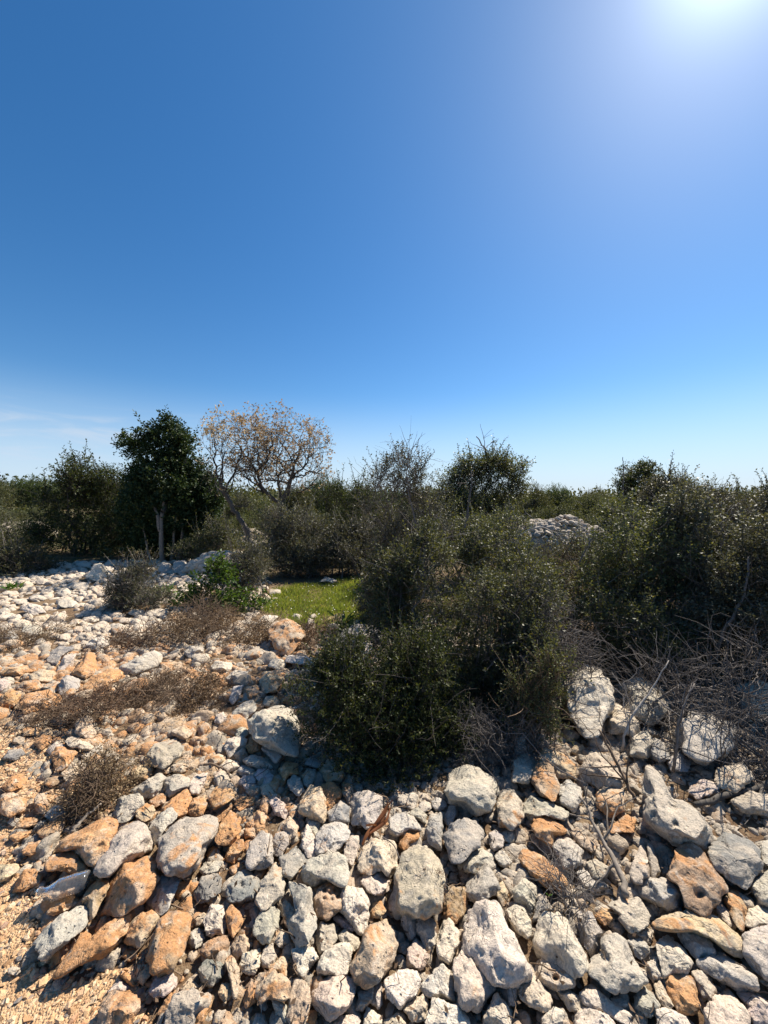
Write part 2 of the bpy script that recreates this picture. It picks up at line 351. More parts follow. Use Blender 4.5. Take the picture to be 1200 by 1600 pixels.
# landmarks: (how other labels refer to it, its own label, colour, outline in photo pixels)
MARKS = [
 ('holed brown boulder', 'tall brown tapering boulder with a round hole low on its face', 'b', '1044,1372 1052,1348 1060,1322 1072,1315 1092,1322 1108,1342 1132,1385 1125,1408 1100,1429 1072,1418 1062,1382'),
 ('speckled grey oblong', 'speckled grey oblong stone lying against the holed brown boulder', 'g', '990,1387 1010,1375 1040,1372 1060,1385 1071,1407 1067,1422 1045,1426 1020,1410 995,1400'),
 ('pointed slab', 'pointed grey slab standing on edge behind the speckled oblong stone', 'm', '984,1362 1000,1320 1008,1322 1015,1350 1018,1375 995,1382 986,1375'),
 ('round dark boulder', 'rounded dark grey boulder between the fang shaped and the holed brown ones', 'd', '1107,1335 1117,1317 1130,1298 1145,1303 1177,1313 1190,1328 1188,1353 1167,1385 1142,1375 1117,1353'),
 ('fang shaped boulder', 'large tan boulder with a fang shaped peak and small eye like holes', 'm', '1005,1242 1006,1193 1015,1192 1030,1208 1050,1245 1075,1258 1102,1280 1115,1298 1112,1320 1104,1334 1085,1322 1055,1320 1025,1300 1008,1280'),
 ('long tan slab', 'long curved tan slab bridging the gap below the holed brown boulder', 't', '1022,1447 1035,1435 1072,1422 1107,1427 1132,1442 1160,1470 1165,1490 1147,1497 1120,1475 1075,1450 1050,1450 1027,1460'),
 ('smooth cream cobble', 'smooth oval cream cobble resting on the long tan slab', 'w', '1060,1457 1075,1447 1092,1450 1112,1475 1119,1490 1107,1501 1087,1497 1070,1480'),
 ('orange cobble', 'glossy deep orange cobble alone among pale stones at lower right', 'o', '1041,1542 1047,1522 1070,1519 1085,1532 1094,1572 1085,1585 1062,1582 1050,1565'),
 ('pink round stone', 'big round pinkish stone cut by the bottom edge beside the orange cobble', 'p', '1100,1577 1117,1555 1142,1552 1165,1572 1171,1595 1165,1620 1105,1620'),
 ('white nosed stone', 'pale grey and white stone with an earth stained underside', 'w', '1025,1475 1042,1461 1062,1475 1085,1507 1075,1520 1050,1520 1040,1530 1033,1512'),
 ('rugged pale boulder', 'rugged pale grey boulder with a knobbly worn surface and broad foot', 'g', '940,1470 957,1457 977,1467 987,1490 1010,1530 1000,1542 962,1551 945,1540 915,1517 922,1502 942,1490'),
 ('half shaded slab', 'broad grey slab half in shadow behind the pink round stone', 'g', '1085,1505 1125,1487 1162,1510 1185,1532 1182,1550 1150,1547 1112,1525'),
 ('big cream wedge', 'biggest cream wedge shaped boulder, smooth and triangular, in the front rows', 'w', '719,1462 730,1435 750,1410 772,1404 785,1417 790,1440 812,1480 829,1515 812,1537 785,1540 750,1520 722,1490'),
 ('cream shield stone', 'cream shield shaped stone leaning on the foot of the big cream wedge', 'c', '710,1520 712,1495 730,1477 742,1480 765,1500 781,1522 772,1545 747,1582 720,1572 715,1545'),
 ('oval cream stone', 'oval cream stone leaning right beside the big cream wedge', 'w', '789,1422 805,1412 820,1420 831,1447 825,1467 810,1460 797,1440'),
 ('layered pale boulder', 'broad pale boulder with folded layers across its top', 'w', '830,1475 840,1450 850,1427 870,1426 890,1440 898,1460 912,1490 918,1515 897,1528 872,1512 840,1497'),
 ('eye stone', 'fish head shaped stone with a dark eye hole and orange flecks', 'm', '835,1510 847,1495 870,1500 897,1525 897,1542 872,1550 850,1540 837,1525'),
 ('tall pitted boulder', 'tall pitted grey and cream boulder with dry stems trailing over it', 'm', '609,1425 615,1375 627,1337 650,1317 667,1320 690,1350 693,1378 688,1420 650,1430 622,1435'),
 ('angled grey stone', 'sharply angled pale grey stone in the hollow below the blue grey rock', 'g', '727,1385 742,1355 760,1347 770,1367 785,1387 772,1397 747,1417 730,1400'),
 ('blue grey rock', 'blue grey jagged rock in the shade just below the round bush', 'd', '691,1307 705,1288 728,1278 745,1284 757,1300 750,1322 735,1332 720,1347 707,1347 700,1325'),
 ('orange flecked rock', 'crumbling orange flecked rock beneath the dry stems of the weed', 'o', '807,1342 820,1327 840,1332 875,1360 887,1377 877,1392 850,1385 830,1365'),
 ('white headed block', 'squared pale grey block leaning on an orange topped rock', 'g', '865,1325 870,1307 892,1310 912,1330 910,1352 882,1357'),
 ('orange topped rock', 'rounded rock with an orange top at the edge of the shaded hollow', 'o', '830,1295 835,1277 855,1276 877,1287 887,1302 867,1305 865,1325 845,1312'),
 ('grey egg stone', 'smooth slate grey egg shaped stone among orange rubble', 'd', '302,1397 315,1372 337,1362 347,1375 345,1392 327,1407 310,1412'),
 ('dimpled grey stone', 'smooth dark grey stone with one small round dimple', 'd', '355,1385 370,1367 385,1356 400,1367 407,1380 397,1405 375,1410 356,1405'),
 ('steeple stone', 'steeple shaped pointed stone of crusted tan over smooth grey', 'm', '399,1407 410,1377 430,1345 440,1357 445,1382 442,1400 432,1412 410,1424'),
 ('star topped stone', 'dark grey stone with a star like pointed top', 'd', '436,1340 455,1330 462,1321 472,1332 485,1339 470,1357 455,1375 442,1365'),
 ('twin faced grey boulder', 'broad grey boulder with one white rounded end', 'g', '470,1360 480,1345 512,1331 540,1337 546,1367 535,1387 515,1377 490,1387 472,1382'),
 ('tall grey spire', 'tall grey stone with a notched top and a smooth shaded base', 'g', '447,1385 455,1374 467,1382 480,1384 487,1390 490,1425 494,1445 482,1470 467,1481 455,1460 450,1440 462,1425 460,1405'),
 ('honeycomb stone', 'brown honeycombed stone riddled with dark pits', 'b', '491,1405 500,1385 517,1375 537,1400 532,1422 510,1439 495,1432'),
 ('white molar stone', 'white squared stone with a flat notched top like a molar', 'w', '455,1485 470,1477 487,1480 499,1497 485,1512 475,1530 465,1520'),
 ('white faceted stone', 'white faceted stone with one crisp sunlit face beside the crumbly rock', 'w', '495,1515 500,1497 520,1477 547,1472 550,1495 542,1522 520,1522 500,1525'),
 ('crumbly orange rock', 'large crumbly rock of cream and orange grains', 't', '543,1513 560,1483 567,1458 578,1443 600,1438 617,1455 621,1478 615,1503 590,1533 573,1540 555,1537'),
 ('mottled mauve boulder', 'rounded mottled mauve and grey boulder in the front row', 'p', '487,1553 498,1532 530,1522 553,1528 555,1543 547,1567 530,1587 510,1595 497,1580 485,1568'),
 ('tan post stone', 'tan streaked post shaped stone standing on end in the front row', 't', '448,1567 458,1532 472,1528 483,1542 485,1560 482,1583 470,1600 452,1600'),
 ('bicoloured egg', 'egg shaped stone half grey and half yellow', 'm', '492,1460 502,1440 522,1447 527,1467 515,1487 500,1492'),
 ('heart shaped dark stone', 'small heart shaped dark grey stone with a pale rim', 'd', '309,1515 320,1499 347,1502 351,1520 332,1542 315,1537'),
 ('white marbled slab', 'grey and white marbled slab lying at the edge of the gravel', 'g', '55,1472 72,1447 100,1427 130,1414 140,1420 137,1442 120,1460 95,1480 72,1501 57,1485'),
 ('long orange root rock', 'long knobbly orange rock sunk in the gravel edge', 'o', '80,1525 100,1500 122,1465 135,1470 160,1450 185,1432 207,1426 197,1455 190,1472 162,1495 120,1511 97,1526'),
 ('big orange block', 'big upright orange block with a white corner', 'o', '162,1417 172,1377 190,1347 212,1345 232,1336 245,1355 244,1385 222,1410 180,1432 165,1425'),
 ('rusty slab', 'long rusty orange slab sloping up beside the small dry bush', 'o', '88,1333 93,1315 113,1303 138,1290 155,1283 170,1274 182,1282 182,1302 172,1323 148,1352 125,1340 117,1328'),
 ('orange saddle rock', 'orange saddle shaped rock just behind the plastic bottle', 'o', '68,1350 78,1338 107,1328 120,1330 125,1343 143,1350 142,1360 132,1370 108,1363 87,1360 77,1363'),
 ('half grey slab', 'slab half grey and half orange, leaning in shadow on the big orange block', 'm', '150,1355 172,1320 187,1297 207,1285 230,1286 239,1305 235,1332 195,1345 172,1370 150,1362'),
 ('two tone boulder', 'largest boulder of the left foreground, patchy grey and orange brown', 'm', '246,1335 250,1310 270,1290 290,1276 325,1275 341,1282 340,1300 325,1322 310,1347 290,1367 260,1360 247,1350'),
 ('upright brown slab', 'tall upright brown slab with a smooth grey top', 'b', '228,1502 235,1467 250,1438 273,1422 292,1425 298,1432 295,1455 292,1477 277,1497 268,1517 240,1522'),
 ('pink wedge', 'smooth pinkish wedge shaped stone at the foot of the upright brown slab', 'p', '232,1552 240,1532 257,1517 267,1517 278,1535 272,1545 257,1558 242,1558'),
 ('patchy grey block', 'tan and grey patchy block at the bottom beside an orange wedge', 'm', '257,1610 262,1575 270,1555 297,1545 333,1557 327,1575 307,1588 300,1612'),
 ('half buried orange rock', 'half buried orange rock surrounded by gravel at the bottom', 'o', '153,1590 160,1563 173,1550 198,1547 217,1560 218,1575 207,1592 200,1610 150,1612'),
 ('brick red pebble', 'small brick red stone on the gravel, the reddest one', 'o', '186,1520 193,1515 202,1523 212,1538 207,1542 190,1528'),
 ('blue white egg', 'smooth blue white egg shaped stone, the brightest round one', 'g', '255,1227 260,1215 280,1209 295,1217 296,1227 282,1240 265,1245 256,1237'),
 ('orange tent rock', 'orange tent shaped block with a flat sunlit side', 'o', '326,1245 337,1230 355,1221 367,1245 350,1257 335,1265'),
 ('pink egg', 'smooth pale pink egg shaped pebble near the round bush', 'p', '421,1252 432,1245 445,1255 451,1270 445,1280 430,1272'),
 ('tan cube', 'blocky tan stone shaped like a worn cube', 't', '466,1267 472,1245 485,1226 502,1230 509,1245 510,1272 505,1285 482,1277'),
 ('white headstone', 'squarish pale grey stone with jagged top standing against the bush shadow', 'g', '546,1255 550,1240 575,1235 595,1242 597,1260 592,1275 585,1290 572,1295 565,1287 550,1290'),
 ('pale boulder by the bush', 'large pale grey boulder partly under the left side of the round bush', 'g', '384,1129 397,1117 417,1106 438,1100 460,1110 468,1145 464,1180 440,1175 412,1160 394,1148'),
 ('rust capped stone', 'small stone with a jagged rust red cap', 'o', '435,1202 447,1189 465,1192 467,1210 452,1212 445,1220'),
 ('grey pillar', 'grey pillar like stone standing on end in the shade of the bush', 'g', '670,1277 673,1270 690,1270 692,1293 690,1330 670,1317 667,1300'),
 ('sunlit orange nub', 'small sunlit orange stone in the dark hollow beside the grey pillar', 'o', '623,1322 627,1300 637,1295 653,1297 655,1310 640,1320 633,1329'),
 ('shaded grey boulder', 'large shaded grey boulder under a spray of dead twigs', 'g', '696,1222 710,1200 735,1195 775,1215 778,1240 762,1270 742,1275 702,1255'),
 ('spotted stone', 'rounded stone spotted with sunlight beside the shaded grey boulder', 'm', '776,1255 782,1235 802,1232 815,1252 819,1277 800,1296 780,1290'),
 ('ridged tan rock', 'tan rock with wavy ridges at the foot of the thin leafy stems', 't', '840,1180 850,1167 880,1177 900,1197 897,1215 872,1215 860,1197'),
 ('beak shaped rock', 'pale beak shaped rock with a small hole near its tip', 'c', '905,1202 920,1177 930,1175 955,1197 975,1222 967,1230 935,1230 912,1220'),
 ('tallest white boulder', 'tall white boulder standing highest among the branches on the right', 'w', '879,1072 893,1050 915,1033 938,1043 950,1062 957,1082 953,1108 936,1142 912,1147 892,1120'),
 ('broad boulder in the twigs', 'broad pale boulder half hidden in the tangle of dead twigs', 'g', '1057,1127 1080,1115 1115,1117 1150,1130 1155,1150 1145,1172 1115,1190 1090,1190 1072,1172 1057,1150'),
 ('shaded block in the shrubs', 'shaded grey block behind the pale bare branch', 'g', '970,1070 1000,1057 1035,1075 1042,1110 1020,1130 975,1110'),
 ('upright orange stone', 'upright orange stone with a flat sunlit front in the left rubble', 'o', '112,1052 128,1032 136,1018 148,1020 151,1038 150,1052 136,1060 124,1056'),
 ('orange lying slab', 'orange slab lying over a dark gap in the left rubble', 'o', '118,1084 140,1060 166,1046 188,1046 198,1056 176,1068 160,1082 140,1078'),
 ('long grey white rock', 'long grey and white rock running towards the dead brush', 'g', '186,1042 216,1026 240,1016 254,1022 250,1040 216,1052 198,1056'),
 ('grainy orange boulder', 'wide grainy orange boulder near the left edge', 'o', '30,1100 40,1084 76,1078 96,1088 96,1098 76,1110 40,1114'),
 ('tan bust stone', 'tan stone shaped like a head and shoulders beside the dry twigs', 't', '117,1146 118,1126 136,1116 145,1122 144,1134 151,1146 140,1156 122,1152'),
 ('orange wedge on gravel', 'orange wedge with a flat sunlit face on the left gravel', 'o', '78,1178 86,1168 100,1166 121,1175 112,1190 100,1202 88,1204 82,1188'),
 ('peach boulder', 'rounded peach coloured boulder on gravel by the left edge', 'o', '2,1230 16,1214 34,1208 42,1218 36,1228 16,1238'),
 ('perched boulder', 'large cream boulder perched at the far edge of the rubble', 'w', '135,902 147,882 160,881 175,895 175,908 155,910 145,905'),
 ('orange faced boulder', 'big boulder with an orange face beside the grass patch', 't', '419,988 425,971 451,966 472,980 476,991 454,1020 434,1020'),
 ('white shouldered rock', 'white rock adjoining the orange faced boulder by the grass', 'w', '400,974 413,961 437,962 425,974 419,985'),
 ('dark boulder by the grass', 'large dark blue grey boulder behind the round bush', 'd', '521,1009 536,985 559,975 588,978 608,1000 570,1015 541,1015'),
 ('brown triangle stone', 'brown triangular stone poking up behind the dead brush', 'b', '259,971 267,956 278,951 291,962 292,971'),
 ('flat white slab', 'flat white slab between the dead brush and the round bush', 'w', '445,1035 451,1023 504,1029 504,1037 480,1040'),
]
# holes that show in single stones: photo point, radius and depth in photo pixels
PITS = {'holed brown boulder': [(1094, 1398, 4.5, 13)], 'eye stone': [(868, 1529, 3.5, 11)], 'dimpled grey stone': [(377, 1383, 2.8, 7)], 'fang shaped boulder': [(1056, 1288, 3.5, 10), (1022, 1276, 4, 8), (1050, 1262, 4.5, 7)], 'beak shaped rock': [(935, 1190, 2.6, 6)],
        'honeycomb stone': [(508, 1392, 2.8, 8), (516, 1396, 2.6, 8), (522, 1391, 2.6, 8), (512, 1384, 2.4, 6), (528, 1402, 2.6, 8), (519, 1406, 2.6, 7), (506, 1404, 2.6, 7)]}
# further stones: colour + outline
MORE = '''m 1010,1316 1020,1320 1033,1365 1018,1373|g 1173,1385 1192,1362 1215,1355 1220,1420 1185,1412|g 1187,1316 1210,1310 1210,1360 1190,1352|b 1130,1405 1142,1390 1152,1392 1167,1420 1160,1457 1147,1440
c 1114,1415 1125,1408 1140,1425 1150,1447 1145,1458 1125,1435|c 1162,1442 1170,1420 1185,1415 1205,1425 1205,1445 1175,1455|g 1162,1460 1185,1448 1215,1440 1215,1545 1180,1515 1162,1490|t 1157,1490 1175,1495 1200,1525 1200,1542 1182,1530 1160,1507
g 980,1470 997,1464 1012,1475 1015,1490 1002,1500 985,1490|c 987,1457 1007,1447 1022,1455 1017,1477 1000,1467|m 950,1417 970,1402 997,1402 1014,1427 1012,1445 987,1460 970,1440 965,1427|o 929,1432 940,1417 957,1422 960,1435 945,1447
m 1080,1520 1097,1512 1120,1547 1112,1562 1097,1565 1085,1540|p 1148,1550 1175,1547 1205,1570 1210,1612 1178,1602 1167,1572|g 990,1555 1007,1541 1022,1557 1032,1572 1017,1592 992,1575|c 1022,1540 1032,1532 1052,1570 1045,1580 1027,1562
w 1010,1505 1025,1497 1037,1525 1035,1537 1020,1530|w 1025,1577 1040,1575 1070,1587 1080,1605 1030,1612|w 907,1550 925,1536 952,1562 985,1582 988,1607 950,1585 910,1570|w 952,1560 972,1557 982,1570 967,1577
w 900,1582 917,1570 950,1587 970,1612 898,1618|g 900,1425 922,1425 942,1455 937,1485 925,1495 910,1475|g 900,1362 917,1360 935,1382 927,1395 910,1382|m 915,1347 930,1342 955,1357 945,1377 927,1372
c 558,1358 562,1330 578,1307 595,1313 615,1315 622,1333 620,1353 607,1375 597,1358 578,1367|c 565,1377 570,1353 580,1367 595,1358 608,1373 608,1392 595,1400 570,1393|w 625,1412 640,1407 652,1430 650,1460 640,1472 627,1440|g 651,1432 665,1430 681,1440 681,1470 670,1492 660,1472 650,1455
c 682,1472 692,1435 702,1432 717,1455 717,1475 702,1505 685,1495|c 810,1542 832,1520 850,1542 865,1565 852,1582 825,1572 810,1555|w 780,1535 792,1525 810,1540 805,1570 795,1572 777,1545|w 755,1592 775,1550 790,1562 799,1587 797,1615 755,1618
w 845,1590 865,1572 882,1580 880,1605 850,1608|c 870,1550 887,1545 910,1560 910,1582 890,1580|w 598,1530 625,1517 652,1515 657,1535 650,1555 625,1577 608,1562|w 657,1540 680,1515 692,1502 705,1522 711,1565 685,1560 665,1560
w 665,1600 677,1560 720,1572 735,1602 712,1618 662,1615|c 630,1577 645,1560 662,1552 672,1565 665,1597 645,1597|c 600,1597 622,1582 635,1602 600,1615|p 635,1485 650,1467 665,1477 670,1497 657,1517 637,1510
b 692,1410 700,1385 727,1385 729,1425 712,1442 695,1435|t 772,1395 785,1375 796,1400 787,1417|g 715,1355 725,1332 745,1322 767,1332 774,1352 760,1365 735,1365 720,1360|g 772,1337 785,1325 800,1347 790,1357 780,1352
t 890,1300 902,1292 920,1310 932,1320 925,1330 905,1320|g 800,1392 817,1372 840,1382 837,1405 830,1430 807,1412|g 832,1440 842,1400 855,1405 867,1422 850,1427 840,1440|g 384,1345 390,1317 410,1298 425,1305 427,1322 425,1350 407,1359 387,1355
m 424,1322 430,1302 450,1298 452,1317 440,1337 427,1337|w 471,1325 475,1300 480,1284 495,1315 492,1338 480,1338|c 537,1327 547,1305 561,1307 562,1325 550,1355 542,1347|g 495,1307 505,1290 535,1282 547,1297 545,1310 520,1335 495,1337
t 436,1412 447,1405 460,1420 462,1445 450,1452 440,1432|g 395,1447 407,1427 427,1415 437,1425 435,1445 422,1472 412,1476 397,1460|m 429,1472 440,1452 450,1460 456,1477 440,1482|w 530,1420 537,1387 565,1386 577,1412 577,1430 565,1465 545,1440
p 520,1437 527,1427 545,1437 556,1450 552,1456 535,1450|m 527,1462 540,1451 560,1465 564,1480 547,1490 532,1472|g 424,1562 432,1557 450,1575 447,1597 435,1595|t 395,1550 405,1520 430,1515 455,1535 447,1565 420,1560 407,1570
b 380,1565 392,1530 407,1537 400,1565 385,1575|t 417,1512 440,1495 450,1500 447,1530 435,1520|c 374,1510 380,1490 405,1482 409,1500 397,1522 382,1522|m 407,1497 415,1477 427,1475 432,1497 422,1512 410,1512
t 361,1480 367,1465 382,1460 391,1475 385,1492 370,1500|b 310,1490 322,1470 352,1462 360,1475 352,1495 322,1500|t 350,1500 362,1490 375,1515 372,1550 365,1565 360,1532|t 341,1552 347,1537 365,1537 367,1550 352,1568
w 317,1440 330,1412 350,1415 356,1445 350,1460 325,1462|o 352,1425 362,1412 377,1430 380,1440 365,1465 356,1455|g 311,1360 322,1345 349,1346 340,1362 317,1367|o 352,1337 360,1317 380,1310 382,1327 365,1350 355,1345
o 335,1315 345,1300 372,1300 375,1310 355,1322|w 578,1567 588,1538 597,1537 598,1568 593,1577|m 560,1550 585,1537 583,1560 567,1580 557,1577|w 568,1593 572,1572 595,1587 597,1602 568,1607
c 512,1603 527,1588 557,1585 563,1597 557,1610|w 602,1600 623,1583 632,1600 623,1610|o 477,1597 485,1578 496,1580 493,1602|o 17,1397 25,1382 38,1358 53,1358 67,1367 62,1380 43,1390
t -5,1352 25,1350 30,1358 10,1375 -5,1380|o 73,1428 83,1408 103,1393 123,1402 123,1413 103,1422 83,1432|b 127,1405 142,1383 160,1370 173,1373 170,1388 153,1420 142,1442 138,1420|o 138,1368 147,1362 163,1365 160,1373 143,1377
g 234,1290 245,1275 267,1261 279,1277 257,1297 242,1322|g 229,1410 250,1372 267,1362 279,1367 277,1387 262,1420 250,1430 235,1417|t 195,1472 202,1440 220,1430 237,1420 250,1432 232,1462 217,1480|g 295,1470 300,1455 308,1450 317,1467 305,1482
o 303,1592 317,1560 333,1555 330,1572 320,1592 317,1605 300,1605|p 165,1552 187,1530 205,1542 197,1548|t 213,1507 235,1508 235,1523 223,1540 215,1533|t 280,1545 297,1528 315,1545 300,1545 283,1550
b 245,1585 257,1563 268,1550 272,1560 255,1590|o 190,1495 198,1482 215,1483 217,1493 203,1503|g 202,1235 225,1222 250,1207 260,1215 255,1237 235,1247 212,1242|g 176,1270 187,1245 215,1240 225,1250 222,1260 205,1280 187,1285 177,1277
t 232,1252 250,1240 264,1240 257,1255 242,1262|o 250,1267 267,1250 292,1231 300,1247 292,1270 280,1277|o 292,1270 302,1247 322,1242 326,1255 315,1274 297,1275|o 365,1257 375,1244 397,1246 395,1257 375,1267
o 335,1312 347,1282 362,1265 376,1277 375,1297 360,1320 340,1320|o 334,1275 365,1255 360,1267 342,1285|p 295,1225 305,1210 325,1207 322,1220 310,1242 300,1240|p 335,1212 345,1200 357,1207 357,1217 340,1226
m 227,1182 242,1162 272,1155 287,1167 282,1182 255,1200 235,1197|w 351,1167 355,1154 372,1150 388,1156 384,1167 367,1181 357,1185|g 408,1169 422,1154 440,1158 445,1175 430,1193|g 377,1187 395,1179 415,1185 427,1200 407,1205 385,1195
c 449,1222 457,1210 470,1215 475,1235 467,1245 455,1235|m 472,1212 480,1199 492,1202 497,1212 482,1232 475,1227|t 499,1205 512,1185 530,1190 539,1212 532,1222 510,1220|g 474,1195 485,1182 505,1192 500,1202
b 502,1225 517,1220 535,1235 532,1247 512,1267 509,1250|d 511,1270 532,1250 545,1262 545,1285 515,1285|b 535,1222 550,1225 552,1237 545,1260 535,1240|t 440,1292 452,1275 467,1292 462,1307 450,1315
o 405,1260 412,1242 420,1250 417,1275 406,1270|g 480,1282 502,1282 495,1307 485,1302|g 620,1242 647,1238 654,1245 648,1263 630,1262 622,1253|g 610,1277 633,1268 647,1277 660,1298 657,1302 647,1295 620,1307 607,1298
g 635,1270 653,1262 667,1273 665,1287 653,1283|g 693,1280 702,1258 712,1257 713,1270 707,1290 695,1288|b 831,1220 835,1192 852,1182 865,1202 874,1230 865,1250 842,1240|g 872,1230 887,1217 907,1230 910,1250 897,1270 877,1255
g 817,1260 830,1242 865,1255 890,1270 880,1282 855,1277 830,1287 820,1277|t 932,1242 950,1220 967,1230 980,1242 975,1267 955,1277 935,1262|o 950,1292 980,1272 995,1280 990,1300 957,1302|c 950,1122 960,1097 982,1110 1000,1132 995,1150 970,1147 950,1145
g 1007,1172 1022,1152 1040,1162 1047,1185 1030,1192|g 1042,1190 1060,1175 1080,1190 1075,1205 1050,1205|p 1075,1235 1097,1215 1125,1227 1127,1240 1090,1250|m 1142,1252 1175,1237 1205,1242 1210,1275 1162,1270
w 800,1140 820,1148 822,1175 805,1182|c 1165,1070 1200,1075 1205,1110 1175,1105|p 100,1158 112,1150 128,1152 148,1160 149,1172 128,1175 108,1166|t 96,1208 110,1196 124,1198 120,1212 110,1224 102,1220
t 124,1208 132,1198 172,1196 173,1202 148,1214|o 138,1184 148,1176 162,1180 158,1192 144,1194|b 120,1180 132,1175 144,1176 138,1188|m 162,1184 176,1172 188,1182 180,1194 164,1194
c 72,1172 88,1158 104,1166 86,1172 78,1180|d 4,1186 14,1172 32,1170 40,1178 24,1188|b 68,1226 72,1216 96,1212 102,1220 80,1230|b 52,1252 58,1240 70,1240 77,1258 70,1272 58,1268
g 70,1274 84,1258 100,1260 102,1272 80,1284|o 57,1300 73,1288 100,1273 103,1285 93,1302 87,1313 67,1312|o 33,1332 43,1317 62,1312 82,1318 78,1327 58,1332 48,1338|o 60,1343 70,1330 85,1327 80,1337 68,1348
o 27,1290 40,1278 57,1277 58,1288 37,1295|o 12,1307 30,1300 50,1298 42,1310 25,1317|w 12,1285 18,1275 32,1280 22,1293|t 0,1240 20,1238 40,1250 38,1268 16,1276 0,1270
o 36,1150 34,1138 58,1136 60,1148|o 52,1160 66,1148 82,1150 80,1160 64,1172|o 184,1084 192,1070 208,1062 226,1058 232,1068 220,1082 196,1092|w 133,1008 144,998 160,994 173,1004 164,1014 144,1015
g 92,1084 94,1064 104,1054 124,1062 124,1076 112,1088|m 70,1080 68,1070 92,1064 94,1080 84,1084|b 19,1074 38,1064 60,1062 66,1076 40,1082|t 44,1054 68,1046 84,1048 96,1058 66,1068 48,1064
o 2,1054 8,1044 54,1038 56,1048 24,1056|m 88,1050 100,1024 120,1020 112,1044 100,1054|d 72,1034 80,1018 92,1010 118,1012 96,1026 88,1040|c 0,1044 4,1036 26,1028 31,1038 12,1042
o 0,1090 16,1076 34,1084 24,1104 0,1108|w 35,952 45,942 62,946 72,957 50,962|w 418,1041 425,1029 440,1029 448,1038 437,1047|w 351,1061 367,1047 390,1050 378,1061 361,1070
t 405,1064 413,1050 434,1047 445,1061 431,1082 410,1082|o 378,1082 384,1073 402,1070 405,1082 390,1093|g 358,1093 364,1073 381,1070 375,1087 364,1102|w 329,1044 337,1032 362,1036 361,1047 343,1052
g 288,1020 297,1009 320,1012 314,1026 297,1029|c 250,1029 276,1019 279,1023 267,1032|o 250,1035 270,1035 272,1049 250,1052|c 476,985 482,966 490,968 493,985
w 547,1006 562,994 582,1006 579,1023 556,1017|c 498,909 509,901 527,907 521,912|c 334,1129 338,1117 349,1112 355,1123 347,1133|p 355,1125 363,1117 376,1119 381,1129 374,1135 359,1131
g 361,1115 380,1098 397,1092 401,1108 384,1125|c 390,1110 397,1100 409,1098 413,1104 397,1117|o 384,1167 392,1150 409,1162 405,1175 390,1177|p 397,1146 407,1133 420,1142 411,1154 403,1154
c 1150,1075 1185,1060 1215,1080 1210,1120 1170,1125|g 985,1150 1010,1140 1025,1165 1010,1185 985,1180|c 1120,1200 1160,1190 1180,1215 1150,1238 1120,1228|c 800,1185 825,1175 838,1200 825,1225 800,1220
t 265,1144 276,1137 288,1133 301,1146 290,1156 280,1154|c 238,1012 249,1004 267,1004 263,1017'''
# further stones: colour, centre x, centre y, width, height
OVALS = '''w 630 1480 18 22|t 806 1371 30 20|o 333 1333 22 22|o 367 1360 20 18|t 590 1420 24 32|g 307 1467 24 32|t 311 1437 24 26|d 22 1517 22 13|t 226 1269 31 29|t 390 1302 24 18|g 406 1291 18 22|g 384 1204 31 22
t 258 1199 28 22|m 280 1200 30 18|t 222 1206 40 24|c 375 1174 22 18|p 412 1211 28 22|p 388 1222 28 24|t 395 1236 22 18|t 428 1223 20 28|g 415 1215 24 28|c 417 1235 22 24|o 405 1278 22 28|g 457 1268 16 22
g 664 1260 24 18|g 685 1257 26 22|g 775 1313 26 34|g 795 1306 20 26|o 755 1150 40 30|c 1138 1047 24 16|t 903 1172 24 18|t 76 1195 18 18|t 29 1157 20 14|p 4 1071 24 22|c 12 1064 26 14|g 50 986 34 22|g 76 981 24 18
g 18 996 28 24|c 38 975 30 14|d 187 983 24 18|w 430 926 20 12|w 419 938 14 8|c 464 964 16 12|c 490 964 12 10|g 257 889 24 20|g 283 886 28 24|g 303 889 30 22|g 330 882 46 26|c 312 903 24 14|c 290 905 20 12|g 345 872 36 18|g 372 868 24 16
t 424 1096 26 20|g 377 1145 22 18|c 363 1137 18 16|t 340 1187 24 20|c 358 1196 30 22|c 341 1060 20 14|w 33 898 20 10|c 50 893 18 9|w 78 880 16 12|c 83 893 18 10|w 108 885 18 12|w 130 882 24 12|w 168 890 20 12|c 65 908 20 10|w 90 903 18 10|c 113 908 22 9
w 125 898 18 9|w 126 916 28 13|w 155 923 24 17|g 143 933 20 12|g 100 927 26 13|w 75 925 20 9|w 45 920 22 10|w 15 928 28 11|c 15 918 18 9|w 58 935 30 10|w 33 940 22 11|w 105 943 32 14|c 140 950 20 12|w 125 936 18 10|w 23 965 22 11|c 8 960 20 9|w 46 964 12 10
t 66 968 30 14|c 95 963 22 11|w 32 977 26 12|c 122 973 26 12|t 143 968 26 12|c 166 965 22 10|g 186 966 22 11|w 214 957 30 10|g 198 970 28 11|c 215 973 22 10|w 242 960 26 10|g 121 985 18 12|c 136 983 18 10|g 152 980 20 14|w 166 986 18 11|g 186 984 22 14|g 102 996 22 12|w 158 1018 18 9'''
